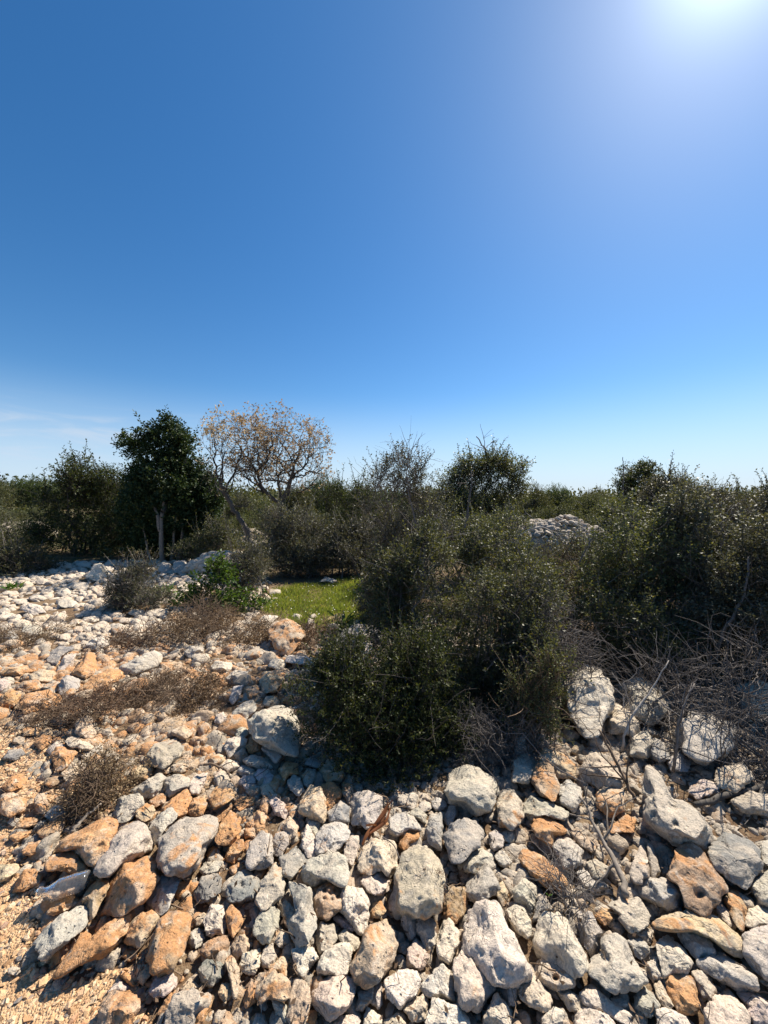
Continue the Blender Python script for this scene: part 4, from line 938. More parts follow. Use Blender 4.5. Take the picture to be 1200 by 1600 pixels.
# ------------------------------------------------------------------ the vegetation of this place
def bushes_near():
    # the round dark bush among the stones
    rng = np.random.RandomState(101)
    d = 2.43; foot = at_depth(590, d)
    lb = lobes_px([(560, 1075, 62, 58, .05, .3), (502, 1090, 48, 56, -.05, .26), (545, 1035, 40, 36, .1, .2), (628, 1070, 48, 72, .05, .3), (668, 1050, 34, 60, .12, .25), (560, 1140, 88, 62, -.1, .3), (640, 1145, 62, 72, -.05, .3), (696, 1120, 38, 66, .1, .25), (625, 1180, 70, 52, -.14, .24), (708, 1165, 34, 52, -.06, .2)], d, foot)
    leaf, wood = make_bush(rng, lb, 6800, 9, .085, .018, .010, clump=12, inner=.3, up=.6, n_stem=16, stem_r=.011, twig_r=.0011, f=(.22, .46), fill=.12, sprigs=230, sprig_l=.2, bare=130)
    plant('evergreen_bush', 'dense round dark evergreen bush growing out of the stones at the centre', 'bush', foot, leaf, wood, 'kermes', 'bark')
    spec = [
     # label, name, depth, lobes, shoots, per, sl, leaf l, w, leaf mat, wood mat, bare twigs, extra
     ('grey green shrub with loose sprigs directly behind the round dark bush', 'evergreen_shrub', 3.35, [(640, 960, 60, 110, 0, .35), (600, 930, 42, 62, .2, .3), (690, 1000, 50, 90, -.1, .3), (660, 880, 42, 60, .15, .3)], 3000, 8, .12, .027, .015, 'olive', 'twig', 180, {}),
     ('olive green shrub with thin pale stems between the round bush and the white boulder', 'evergreen_shrub', 2.95, [(770, 980, 75, 95, .1, .35), (730, 1040, 55, 85, 0, .3), (820, 960, 55, 85, .2, .3), (780, 1080, 50, 60, -.1, .2), (815, 1050, 50, 60, -.05, .22), (740, 1100, 40, 55, -.15, .2), (845, 1060, 48, 66, -.35, .24), (800, 1120, 40, 45, -.4, .2)], 3700, 8, .11, .025, .014, 'olive', 'twig', 260, {}),
     ('tall thin shrub whose wispy sprigs stand against the sky right of centre', 'wispy_shrub', 4.3, [(634, 745, 26, 48, 0, .25), (600, 760, 26, 40, .1, .25), (662, 775, 22, 45, 0, .25), (600, 815, 38, 46, .1, .3), (660, 840, 44, 58, 0, .35), (615, 870, 46, 56, 0, .35)], 1350, 8, .17, .026, .013, 'grey_leaf', 'twig', 420, dict(n_stem=18, stem_r=.010, up=1.0, clump=9)),
     ('low grey green shrub at the right edge of the grass patch', 'evergreen_shrub', 4.9, [(602, 925, 42, 52, 0, .4), (635, 935, 40, 48, .1, .35), (582, 955, 22, 24, -.1, .25)], 1700, 8, .14, .034, .017, 'grey_leaf', 'twig', 120, {}),
     ('brownish twiggy shrub in front of the distant stone heap', 'twiggy_shrub', 4.6, [(895, 905, 60, 62, 0, .5), (850, 930, 45, 55, 0, .4), (935, 890, 42, 48, .2, .4)], 1300, 7, .13, .026, .013, 'grey_leaf', 'twig_brown', 900, dict(sprigs=14)),
     ('sparse olive shrub with bleached bent branches left of the brownish twiggy one', 'evergreen_shrub', 4.0, [(810, 905, 52, 52, 0, .4), (770, 880, 45, 55, .2, .4), (845, 960, 45, 50, -.2, .3), (725, 885, 40, 55, .2, .3)], 1500, 8, .13, .03, .016, 'olive', 'twig', 260, dict(sprigs=30)),
     ('large dense shrub with glinting leaves left of the two big right hand shrubs', 'evergreen_shrub', 4.0, [(1010, 870, 85, 95, .1, .6), (960, 930, 62, 90, 0, .5), (1060, 930, 70, 100, 0, .5), (1000, 985, 72, 60, -.15, .4)], 3900, 8, .14, .032, .017, 'olive', 'twig', 320, {}),
     ('tall broad shrub with pale glinting leaves and a forked grey trunk', 'evergreen_shrub', 3.7, [(1110, 865, 74, 78, .1, .6), (1075, 808, 36, 46, .2, .4), (1150, 930, 75, 100, 0, .5), (1090, 960, 70, 85, -.1, .45)], 3700, 8, .14, .031, .016, 'grey_leaf', 'twig', 460, dict(stem_r=.017)),
     ('wide grey shrub cut by the right edge, full of thin twigs', 'twiggy_shrub', 3.2, [(1235, 885, 75, 80, .1, .6), (1195, 945, 65, 80, 0, .5), (1290, 940, 90, 110, 0, .5), (1180, 1000, 60, 62, -.1, .4)], 3600, 8, .12, .026, .014, 'grey_leaf', 'bark', 450, {}),
     ('low dark shrub in front of the big right hand shrubs, above the bare boulders', 'evergreen_shrub', 3.35, [(985, 1000, 62, 52, 0, .35), (1050, 1020, 55, 45, 0, .3), (920, 985, 50, 48, .1, .3)], 1700, 8, .11, .026, .014, 'olive', 'twig', 320, {}),
     ('slender leafy seedling rising from the ridged tan rock', 'seedling', 2.45, [(835, 1090, 34, 48, 0, .16), (865, 1070, 24, 36, 0, .12), (810, 1100, 22, 40, 0, .12), (845, 1130, 36, 36, -.03, .16), (790, 1130, 26, 30, 0, .14)], 900, 8, .08, .015, .008, 'olive', 'twig_brown', 60, dict(n_stem=8, stem_r=.006, clump=7, foot=.05)),
    ]
    for i, (lab, nm, d, rows, ns, per, sl, ll, lw, lm, wm, bare, ex) in enumerate(spec):
        rng = np.random.RandomState(200 + i)
        foot = at_depth(np.mean([r[0] for r in rows]), d)
        lb = lobes_px(rows, d, foot)
        kw = dict(clump=18, inner=.25, up=.6, n_stem=22, stem_r=.012, twig_r=.0012, bare=bare, foot=.16, sprigs=60, sprig_l=.14 + .03 * d, f=(.16, .34), fill=.06)
        kw.update(ex)
        leaf, wood = make_bush(rng, lb, ns, per, sl, ll, lw, **kw)
        plant(nm, lab, 'shrub', foot, leaf, wood, lm, wm)

def twig_thickets():
    spec = [
     ('tangle of grey dead twigs filling the lower right behind the fang shaped boulder', 2.5, [(1100, 1130, 105, 80, .05, .4), (1180, 1090, 90, 95, .1, .4), (1040, 1100, 62, 70, .15, .3), (1150, 1205, 95, 45, -.3, .2), (1200, 1230, 60, 40, -.35, .2)], 1250, (.14, .45), 'twig', .0027),
     ('mat of bleached dead twigs in front of the twiggy brown shrub', 3.0, [(850, 1000, 55, 48, 0, .3), (885, 1040, 45, 45, 0, .25), (820, 960, 40, 32, .1, .25)], 900, (.12, .36), 'twig', .0024),
     ('spray of fine purple grey dead twigs hanging over the shaded grey boulder', 2.32, [(775, 1160, 48, 42, 0, .16), (760, 1190, 50, 32, -.03, .14), (810, 1150, 34, 40, .02, .14), (735, 1140, 30, 30, .02, .12)], 1100, (.06, .2), 'twig', .0014),
    ]
    for i, (lab, d, rows, n, ln, mat, r0) in enumerate(spec):
        rng = np.random.RandomState(400 + i)
        foot = at_depth(np.mean([r[0] for r in rows]), d)
        lb = lobes_px(rows, d, foot)
        T = bare_twigs(rng, lb, n, ln, 7, .15, .26)
        T[..., 2] = np.maximum(T[..., 2], .01)
        parts = [tubes(T, np.linspace(r0, r0 * .3, 7)[None] * rng.uniform(.5, 1.6, (n, 1)), 4, rng)]
        k = 26
        en, _ = lobe_points(rng, lb, k, .5); st = np.concatenate([rng.randn(k, 2) * .25, np.zeros((k, 1))], 1)
        S = curve_stems(rng, st, en, 7, .4, .05)
        parts.append(tubes(S, r0 * 2.6 * rng.uniform(.6, 1.5, (k, 1)) * np.linspace(1, .35, 7), 5, rng))
        o = link('dead_twigs', mesh_np('dead_twigs', *join(parts), M[mat]), foot)
        tag(o, lab, 'dead brush')

def dead_brush():
    spec = [
     ('largest heap of brown cut brush lying beside the orange faced boulder', [(345, 992, 62, 26, 0, .55), (300, 985, 45, 24, .1, .45), (385, 1005, 42, 24, -.1, .4)], 4.4, 900, 1500),
     ('thin brown brush spread over the stones right of the tan bust stone', [(285, 1085, 55, 26, 0, .35), (250, 1115, 50, 30, 0, .35), (320, 1120, 42, 34, 0, .3), (225, 1095, 40, 22, .1, .3)], 3.0, 800, 1500),
     ('small dark dry bush with pale cut stem behind the rusty slab', [(150, 1245, 40, 26, 0, .16), (180, 1230, 36, 24, .05, .16), (135, 1265, 28, 22, 0, .12)], 1.97, 520, 900),
     ('flattened brown brush at the left edge among pale stones', [(30, 1010, 52, 15, 0, .4), (70, 1003, 30, 13, .1, .3)], 4.3, 420, 700),
     ('dry brush with dark thin branches lying below the grainy orange boulder', [(75, 1128, 48, 12, 0, .22), (120, 1118, 36, 14, 0, .22), (160, 1105, 30, 14, 0, .2)], 2.68, 420, 500),
     ('scraps of brown brush beside the long grey white rock', [(170, 1025, 22, 14, 0, .3), (205, 1012, 30, 16, .1, .3), (235, 1000, 24, 12, .1, .3)], 4.1, 300, 420),
     ('brown withered brush between the orange faced boulder and the round bush', [(500, 1008, 28, 18, 0, .3), (480, 1000, 20, 16, 0, .2)], 4.2, 240, 420),
    ]
    for i, (lab, rows, d, nt, nl) in enumerate(spec):
        rng = np.random.RandomState(500 + i)
        foot = at_depth(np.mean([r[0] for r in rows]), d)
        lb = [(a, b, c + .05, e, f, g * 1.25) for a, b, c, e, f, g in lobes_px(rows, d, foot)]
        nt = int(nt * .95); nl = int(nl * 1.2)
        nt = int(nt * (1.5 if d < 3.5 else 1.15))
        T = bare_twigs(rng, sub_lobes(rng, lb, 6, (.3, .55)), nt, (.022 * d + .01, .072 * d + .01), 7, .1, .34)
        T[..., 2] = np.maximum(T[..., 2], .01)
        r0 = .0009 * (1 + .28 * d)
        parts = [tubes(T, np.linspace(r0, r0 * .35, 7)[None] * rng.uniform(.5, 1.7, (nt, 1)), 4, rng)]
        k = 10
        a, _ = lobe_points(rng, lb, k, .2); b, _ = lobe_points(rng, lb, k, .7)
        parts.append(tubes(curve_stems(rng, a, b, 7, .5, .06), r0 * 2.6 * rng.uniform(.6, 1.4, (k, 1)) * np.linspace(1, .4, 7), 5, rng))
        P, D = lobe_points(rng, sub_lobes(rng, lb, 5, (.25, .45)), nl, .2)
        P[:, 2] = np.maximum(P[:, 2], .02)
        sd = unit(D + rng.randn(nl, 3) * .7)
        V, F, _ = shoots(rng, P, sd, .07, 5, .0062 * d ** .6 * 1.4, .0034 * d ** .6 * 1.4, .6)
        plant('dead_brush', lab, 'dead brush', foot, (V, F), join(parts), 'dry_leaf', 'twig_brown', names=('foliage', 'stem'))

def mid_plants():
    spec = [
     ('leafy dark green shrub left of the tall dark tree', 'evergreen_shrub', 11.0, [(140, 790, 52, 55, 0, .9), (105, 800, 40, 52, .1, .7), (180, 810, 40, 60, 0, .8), (130, 750, 32, 30, 0, .6), (160, 840, 60, 42, -.3, .7), (85, 840, 40, 32, 0, .6)], 3600, 8, .30, .070, .036, 'mid_leaf', 'bark', dict(n_stem=18, stem_r=.03, twig_r=.004)),
     ('grey green round shrub under the bare tree, behind the grass patch', 'evergreen_shrub', 7.9, [(468, 850, 48, 52, 0, .7), (440, 830, 32, 40, .1, .6), (495, 870, 30, 38, 0, .5), (460, 885, 45, 24, -.2, .5)], 2600, 8, .22, .046, .022, 'grey_leaf', 'twig', dict(bare=160, stem_r=.02, twig_r=.003)),
     ('smaller grey green shrub just right of the one under the bare tree', 'evergreen_shrub', 7.9, [(545, 870, 34, 34, 0, .6), (570, 855, 26, 36, .2, .5), (528, 855, 18, 26, 0, .4)], 1500, 8, .22, .044, .022, 'grey_leaf', 'twig', dict(bare=110, stem_r=.02, twig_r=.003)),
     ('small round grey green bush on the left margin of the grass patch', 'evergreen_shrub', 6.2, [(390, 892, 26, 30, 0, .4), (375, 905, 22, 24, 0, .3)], 1100, 8, .15, .03, .015, 'grey_leaf', 'twig', dict(bare=60, stem_r=.014, twig_r=.002)),
     ('glossy bright green low bush in front of the grass patch', 'glossy_bush', 5.5, [(345, 905, 22, 26, .1, .3), (318, 930, 26, 16, 0, .25), (290, 943, 24, 11, 0, .2), (372, 940, 28, 15, -.1, .25), (398, 948, 20, 12, -.1, .2), (350, 950, 36, 12, -.15, .2)], 380, 7, .17, .066, .03, 'bright_leaf', 'bark', dict(stem_r=.014, twig_r=.0025, open_=.6, clump=9, sprigs=16, sprig_l=.22)),
     ('straggly grey green shrub growing among white stones', 'evergreen_shrub', 5.6, [(208, 915, 32, 32, 0, .35), (225, 938, 42, 17, -.1, .35), (190, 935, 26, 18, -.1, .3)], 1150, 8, .14, .028, .014, 'grey_leaf', 'twig', dict(bare=240, stem_r=.012, twig_r=.0022)),
     ('low spreading shrub at the left edge, on the border of the white rubble', 'evergreen_shrub', 8.2, [(28, 880, 50, 22, 0, .7), (-30, 878, 50, 28, 0, .7), (60, 888, 22, 14, 0, .5)], 1900, 8, .2, .042, .02, 'olive', 'twig', dict(stem_r=.018, twig_r=.003)),
     ('rounded shrub at the left edge behind the low spreading one', 'evergreen_shrub', 11.5, [(15, 835, 48, 26, 0, .8), (-40, 825, 50, 40, 0, .8), (60, 850, 34, 28, 0, .6)], 1900, 8, .24, .05, .024, 'olive', 'twig', dict(stem_r=.02, twig_r=.003)),
     ('low olive shrub on rocks between the dark tree and the bare tree', 'evergreen_shrub', 9.4, [(318, 858, 30, 22, 0, .6), (350, 845, 26, 22, .2, .5), (295, 865, 18, 16, 0, .4)], 1100, 8, .22, .05, .022, 'olive', 'twig', dict(stem_r=.02, twig_r=.003)),
     ('dense domed shrub on the skyline with a dead twig standing out of its top', 'domed_shrub', 8.0, [(750, 780, 46, 42, 0, .7), (712, 795, 34, 48, 0, .6), (792, 785, 34, 48, 0, .6), (745, 738, 30, 22, 0, .45), (798, 735, 22, 16, .1, .4), (772, 728, 18, 16, 0, .35), (712, 755, 20, 18, 0, .4)], 2500, 8, .26, .05, .024, 'olive', 'bark', dict(bare=200, stem_r=.026, twig_r=.003)),
     ('yellow green low shrub in front of the domed shrub', 'evergreen_shrub', 6.0, [(790, 830, 36, 24, 0, .5), (750, 840, 36, 28, 0, .5), (700, 850, 34, 36, 0, .5)], 1700, 8, .17, .032, .016, 'olive', 'twig', dict(bare=120, stem_r=.016, twig_r=.0025)),
     ('dark green shrub filling the gap between bare tree and wispy sprigs', 'evergreen_shrub', 10.5, [(560, 800, 42, 44, 0, .9), (520, 795, 30, 36, .2, .7), (595, 810, 30, 40, 0, .7)], 1900, 8, .26, .055, .026, 'mid_leaf', 'bark', dict(stem_r=.03, twig_r=.004)),
     ('dark scrub bush behind the grey green shrub at the grass edge', 'evergreen_shrub', 7.0, [(650, 850, 48, 50, 0, .6), (690, 830, 36, 46, .1, .6), (615, 870, 34, 36, 0, .5)], 1900, 8, .22, .042, .020, 'olive', 'bark', dict(bare=120, stem_r=.02, twig_r=.003)),
     ('mid green shrub between the brownish twiggy shrub and the stone heap', 'evergreen_shrub', 7.2, [(975, 865, 36, 28, 0, .6), (1008, 835, 34, 34, .1, .6)], 1700, 8, .2, .04, .02, 'mid_leaf', 'bark', dict(bare=80, stem_r=.02, twig_r=.003)),
     ('tall leafy shrub top rising behind the right hand shrubs beside the small round tree', 'evergreen_shrub', 6.2, [(1075, 790, 52, 40, 0, .6), (1045, 775, 26, 24, 0, .4), (1120, 800, 40, 32, 0, .5)], 2100, 8, .2, .036, .018, 'grey_leaf', 'bark', dict(bare=120, stem_r=.02, twig_r=.003)),
     ('grey green shrub on the skyline at the right edge', 'evergreen_shrub', 7.0, [(1190, 800, 52, 36, 0, .7), (1240, 800, 50, 42, 0, .7), (1150, 815, 34, 28, 0, .5)], 1900, 8, .2, .04, .02, 'grey_leaf', 'bark', dict(bare=120, stem_r=.02, twig_r=.003)),
    ]
    for i, (lab, nm, d, rows, ns, per, sl, ll, lw, lm, wm, ex) in enumerate(spec):
        rng = np.random.RandomState(700 + i)
        foot = at_depth(np.mean([r[0] for r in rows]), d)
        lb = lobes_px(rows, d, foot)
        kw = dict(clump=13, inner=.3, up=.6, n_stem=14, foot=.25, f=(.2, .42), fill=.16, sprigs=45, sprig_l=.05 * d + .1); kw.update(ex)
        leaf, wood = make_bush(rng, lb, ns, per, sl, ll, lw, **kw)
        plant(nm, lab, 'bush' if 'bush' in nm else 'shrub', foot, leaf, wood, lm, wm)

def px_line(pts, depth, foot, jitter=None):
    return np.array([at_depth(x, depth + (0 if len(p) < 3 else p[2]), y) - foot for p in pts for x, y in [p[:2]]])

def resample(P, k):
    s = np.concatenate([[0], np.cumsum(np.linalg.norm(np.diff(P, axis=0), axis=1))])
    t = np.linspace(0, s[-1], k)
    Q = np.stack([np.interp(t, s, P[:, i]) for i in range(3)], 1)
    for _ in range(2): Q[1:-1] = .25 * Q[:-2] + .5 * Q[1:-1] + .25 * Q[2:]
    return Q

def trees():
    # tall dark evergreen tree
    rng = np.random.RandomState(900)
    d = 10.2; foot = at_depth(262, d)
    lb = lobes_px([(265, 740, 46, 50, 0, .85), (222, 745, 30, 34, .1, .6), (305, 755, 34, 44, 0, .7), (252, 692, 26, 32, 0, .5), (287, 700, 22, 26, 0, .45), (208, 698, 16, 20, 0, .35), (262, 668, 12, 13, 0, .3), (322, 790, 24, 40, 0, .5), (270, 805, 66, 58, 0, .9), (225, 815, 34, 52, 0, .7), (310, 800, 36, 50, 0, .7), (265, 850, 58, 24, .1, .7)], d, foot)
    leaf, _ = make_bush(rng, lb, 7600, 8, .22, .078, .048, clump=11, inner=.3, up=.5, f=(.2, .36), fill=.1, sprigs=70, sprig_l=.42)
    lines = [([(255, 884), (252, 860), (250, 830), (254, 800), (258, 770), (262, 735), (264, 700)], .062, .018),
             ([(250, 830), (246, 805), (238, 780), (228, 745)], .045, .012), ([(254, 800), (262, 780), (280, 750), (292, 715)], .045, .012),
             ([(278, 884), (284, 850), (284, 820), (296, 780)], .045, .012), ([(268, 884), (271, 850), (274, 815), (280, 770)], .04, .012), ([(240, 884), (228, 850), (222, 815)], .035, .01)]
    out = []
    for k, (l, r0, r1) in enumerate(lines):
        off = (-.75 if k < 3 else -.55)
        P = resample(np.array([at_depth(x, d + off * (1 if y > 780 else .3), y) - foot for x, y in l]), 12)
        P[1:-1] += rng.randn(10, 3) * .012
        out.append((P, np.linspace(r0, r1, 12)))
    plant('evergreen_tree', 'tallest dark evergreen tree with a pale trunk showing through', 'tree', foot, leaf, poly_tubes(out, 8, rng), 'dark_leaf', 'bark_pale', names=('crown', 'trunk'))
    # two bare oaks with a few brown leaves
    def oak(label, seed, d, foot_px, limbs, grow_from, env, nleaf, keep_left=None):
        rng = np.random.RandomState(seed)
        foot = at_depth(foot_px, d)
        out, tips = [], []
        for l, r0, r1 in limbs:
            P = resample(np.array([at_depth(p[0], d + (p[2] if len(p) > 2 else 0), p[1]) - foot for p in l]), 12)
            P[1:-1] += rng.randn(10, 3) * .02
            out.append((P, np.linspace(r0, r1, 12)))
            for j in grow_from:
                i0 = min(11, j)
                for _ in range(2):
                    dd = unit(P[i0] - P[i0 - 1] + rng.randn(3) * .6 + np.array([0, 0, .25]))
                    grow(rng, P[i0], dd, rng.uniform(.45, .8), np.linspace(r0, r1, 12)[i0] * .6, 4, out, tips, .62, 6, (2, 4), (.55, .82), .2, .26)
        # keep the twigs inside the crown's outline
        e = lobes_px(env, d, foot)
        def inside(q):
            return any((((q - np.array(l[:3])) / np.array(l[3:])) ** 2).sum() < 1 for l in e)
        nl = len(limbs)
        out = out[:0] + [o for o in out if len(o[0]) == 12 or inside(o[0][-1])]
        tp = [t for t in tips if inside(t[0][-1])]
        B = []; D = []
        for pts, dd in tp:
            for _ in range(nleaf if rng.rand() < .25 else 1):
                i = rng.randint(2, len(pts)); B.append(pts[i]); D.append(dd)
        B = np.array(B); D = np.array(D)
        ld = unit(D + rng.randn(len(B), 3) * .9 - np.array([0, 0, .25]))
        side = unit(np.cross(ld, rng.randn(len(B), 3)))
        L = rng.uniform(.045, .09, len(B))
        leaf = leaf_quads(B, ld, side, L, L * rng.uniform(.4, .6, len(B)), .35)
        plant('oak_tree', label, 'tree', foot, leaf, poly_tubes(out, 6, rng), 'brown_leaf', 'bark', names=('crown', 'trunk'))
    oak('upright bare oak with sparse brown leaves and a forked trunk', 910, 9.6, 437,
        [([(437, 868), (437, 830), (437, 800), (438, 782)], .085, .07), ([(438, 786), (446, 772), (453, 758), (455, 745), (462, 725), (470, 700)], .065, .022), ([(438, 786), (424, 776), (412, 768), (403, 754), (401, 735), (404, 712)], .055, .02),
         ([(455, 745), (448, 735), (436, 722), (428, 710)], .032, .014), ([(455, 748), (468, 735), (482, 720), (490, 700)], .032, .012), ([(401, 738), (390, 720), (378, 705), (370, 690)], .03, .012), ([(403, 740), (416, 722), (425, 700), (424, 675)], .03, .012), ([(456, 748), (474, 742), (492, 740), (506, 730)], .024, .01)],
        (4, 7, 9, 11), [(474, 706, 58, 62, 0, 1.0), (428, 688, 50, 64, 0, .95), (388, 692, 50, 62, 0, .9), (430, 720, 88, 46, 0, .95)], 2)
    oak('bare oak leaning left, its bent dark trunk rising from the rocks', 920, 9.2, 396,
        [([(397, 868), (392, 842), (382, 822), (371, 808), (366, 795), (362, 788)], .075, .05), ([(362, 788), (352, 778), (346, 760), (347, 735), (352, 705)], .045, .014), ([(362, 788), (372, 792), (384, 790), (392, 784)], .02, .01), ([(346, 762), (338, 740), (334, 715), (336, 690)], .03, .012), ([(350, 770), (360, 748), (372, 728), (378, 700)], .03, .012)],
        (5, 8, 11), [(352, 695, 36, 66, 0, .85), (388, 682, 34, 60, 0, .85), (345, 735, 32, 40, 0, .65), (370, 650, 24, 26, 0, .55)], 2)
    # small tree on the right skyline
    rng = np.random.RandomState(930)
    d = 12.0; foot = at_depth(996, d)
    lb = lobes_px([(1000, 750, 24, 24, 0, .5), (975, 760, 16, 16, 0, .4), (1022, 755, 14, 18, 0, .35), (985, 775, 20, 14, 0, .4), (1008, 735, 14, 10, 0, .3)], d, foot)
    leaf, wood = make_bush(rng, lb, 900, 8, .2, .07, .034, clump=9, inner=.3, up=.5, n_stem=10, stem_r=.035, twig_r=.005, foot=.08)
    plant('round_tree', 'small round topped tree standing alone above the right skyline', 'tree', foot, leaf, wood, 'mid_leaf', 'bark', names=('crown', 'trunk'))

def dead_sticks():
    def stick(label, d, pts, r0, r1, mat, seed, forks=0, name='dead_branch', flen=.25, lift=0):
        rng = np.random.RandomState(seed)
        foot = at_depth(pts[0][0], d + (pts[0][2] if len(pts[0]) > 2 else 0), pts[0][1])
        P = resample(np.array([at_depth(p[0], d + (p[2] if len(p) > 2 else 0), p[1]) - foot for p in pts]), 16)
        P[1:-1] += rng.randn(14, 3) * r0 * .35
        rad = np.linspace(r0, r1, 16) * rng.uniform(.9, 1.1, 16)
        e0, e1 = unit(P[0] - P[1]) * r0 * .12, unit(P[-1] - P[-2]) * r1 * .12
        out = [(np.concatenate([[P[0] + e0], P, [P[-1] + e1]]), np.concatenate([[r0 * .06], rad, [r1 * .06]]))]; tips = []
        for _ in range(forks):
            i = rng.randint(3, 15)
            dd = unit(P[i] - P[i - 1] + rng.randn(3) * .7)
            grow(rng, P[i], dd, flen * rng.uniform(.6, 1.2), np.linspace(r0, r1, 16)[i] * .55, 1, out, tips, .6, 6, (1, 3), (.5, .8), .05, .22)
        o = link(name, mesh_np(name, *poly_tubes(out, 7, rng), M[mat]), foot)
        tag(o, label, 'dead branch')
    stick('pale bare branch curving up in front of the broad boulder', 2.36, [(972, 1172), (974, 1150, 0), (986, 1120, .05), (1005, 1095, .1), (1022, 1072, .15), (1045, 1032, .2)], .0085, .003, 'twig_pale', 1, 3)
    stick('long dry stick slanting down onto the stones below the beak shaped rock', 1.5, [(978, 1398, -.06), (968, 1362, .03), (950, 1325, .13), (930, 1290, .22), (918, 1262, .31), (905, 1245, .36)], .013, .005, 'bark_pale', 2, 5)
    stick('thin red brown branch leaning on the ridged tan rock', 2.0, [(992, 1250, -.1), (970, 1205, 0), (950, 1165, .06), (936, 1140, .1)], .010, .005, 'twig_brown', 3, 5)
    stick('thick dark fallen branch lying in the twig tangle at the right edge', 1.88, [(1085, 1258), (1120, 1246, .05), (1165, 1238, .1), (1220, 1215, .15), (1290, 1195, .2)], .013, .016, 'bark', 4, 5, flen=.35)
    stick('forked dark branch rising in front of the broad boulder on the right', 2.12, [(1052, 1205), (1058, 1165, 0), (1062, 1125, .05), (1070, 1095, .1), (1085, 1068, .15)], .008, .004, 'twig', 5, 5)
    stick('thin dark branch lying across the left rubble to the frame edge', 2.75, [(-15, 1112, .05), (18, 1122, 0), (45, 1126, 0), (80, 1125, 0), (110, 1112, .1)], .010, .004, 'bark', 6, 5)
    stick('short curled brown twig on the stones by the blue white egg', 2.1, [(318, 1195), (332, 1192, 0), (343, 1200, 0), (354, 1202, 0), (360, 1216, -.05)], .007, .005, 'twig_brown', 7, 1, flen=.08)
    stick('pale cut stem sticking out of the small dry bush by the rusty slab', 1.72, [(112, 1300), (125, 1286, .05), (142, 1268, .1), (158, 1256, .15)], .008, .006, 'bark_pale', 8, 0)
    stick('dead twig standing out of the domed shrub against the sky', 8.0, [(760, 735), (760, 715), (758, 700), (750, 690), (744, 682)], .022, .010, 'twig', 9, 6, flen=.34)
    stick('thin dead stem standing above the small round tree', 11.6, [(974, 775), (974, 745), (974, 728), (973, 714)], .022, .008, 'twig', 10, 6, flen=.26)
    stick('bleached bent branch arching over the shrubs before the stone heap', 4.2, [(785, 852, .2), (810, 838, .1), (832, 826, 0), (852, 822, 0), (862, 832, 0)], .011, .006, 'twig_pale', 11, 3)
    stick('grey upright dead branch in front of the domed shrub', 5.2, [(726, 835), (730, 805), (734, 780), (738, 755), (736, 735)], .014, .007, 'twig', 12, 5)
    stick('grey bare stem crossing the tall shrub below the wispy sprigs', 4.0, [(655, 900), (655, 850), (648, 810), (640, 780), (634, 740), (640, 700)], .012, .004, 'twig', 13, 8, flen=.4)
    stick('forked grey limb showing inside the shrub at the right edge', 3.1, [(1115, 1040, .1), (1128, 990, 0), (1150, 955, 0), (1166, 925, 0), (1170, 870, .1)], .016, .008, 'twig', 14, 5, flen=.4)
    stick('leaning dead branch before the brownish twiggy shrub', 3.9, [(905, 880), (918, 852, 0), (930, 832, 0), (938, 818, 0)], .008, .004, 'twig', 15, 3)

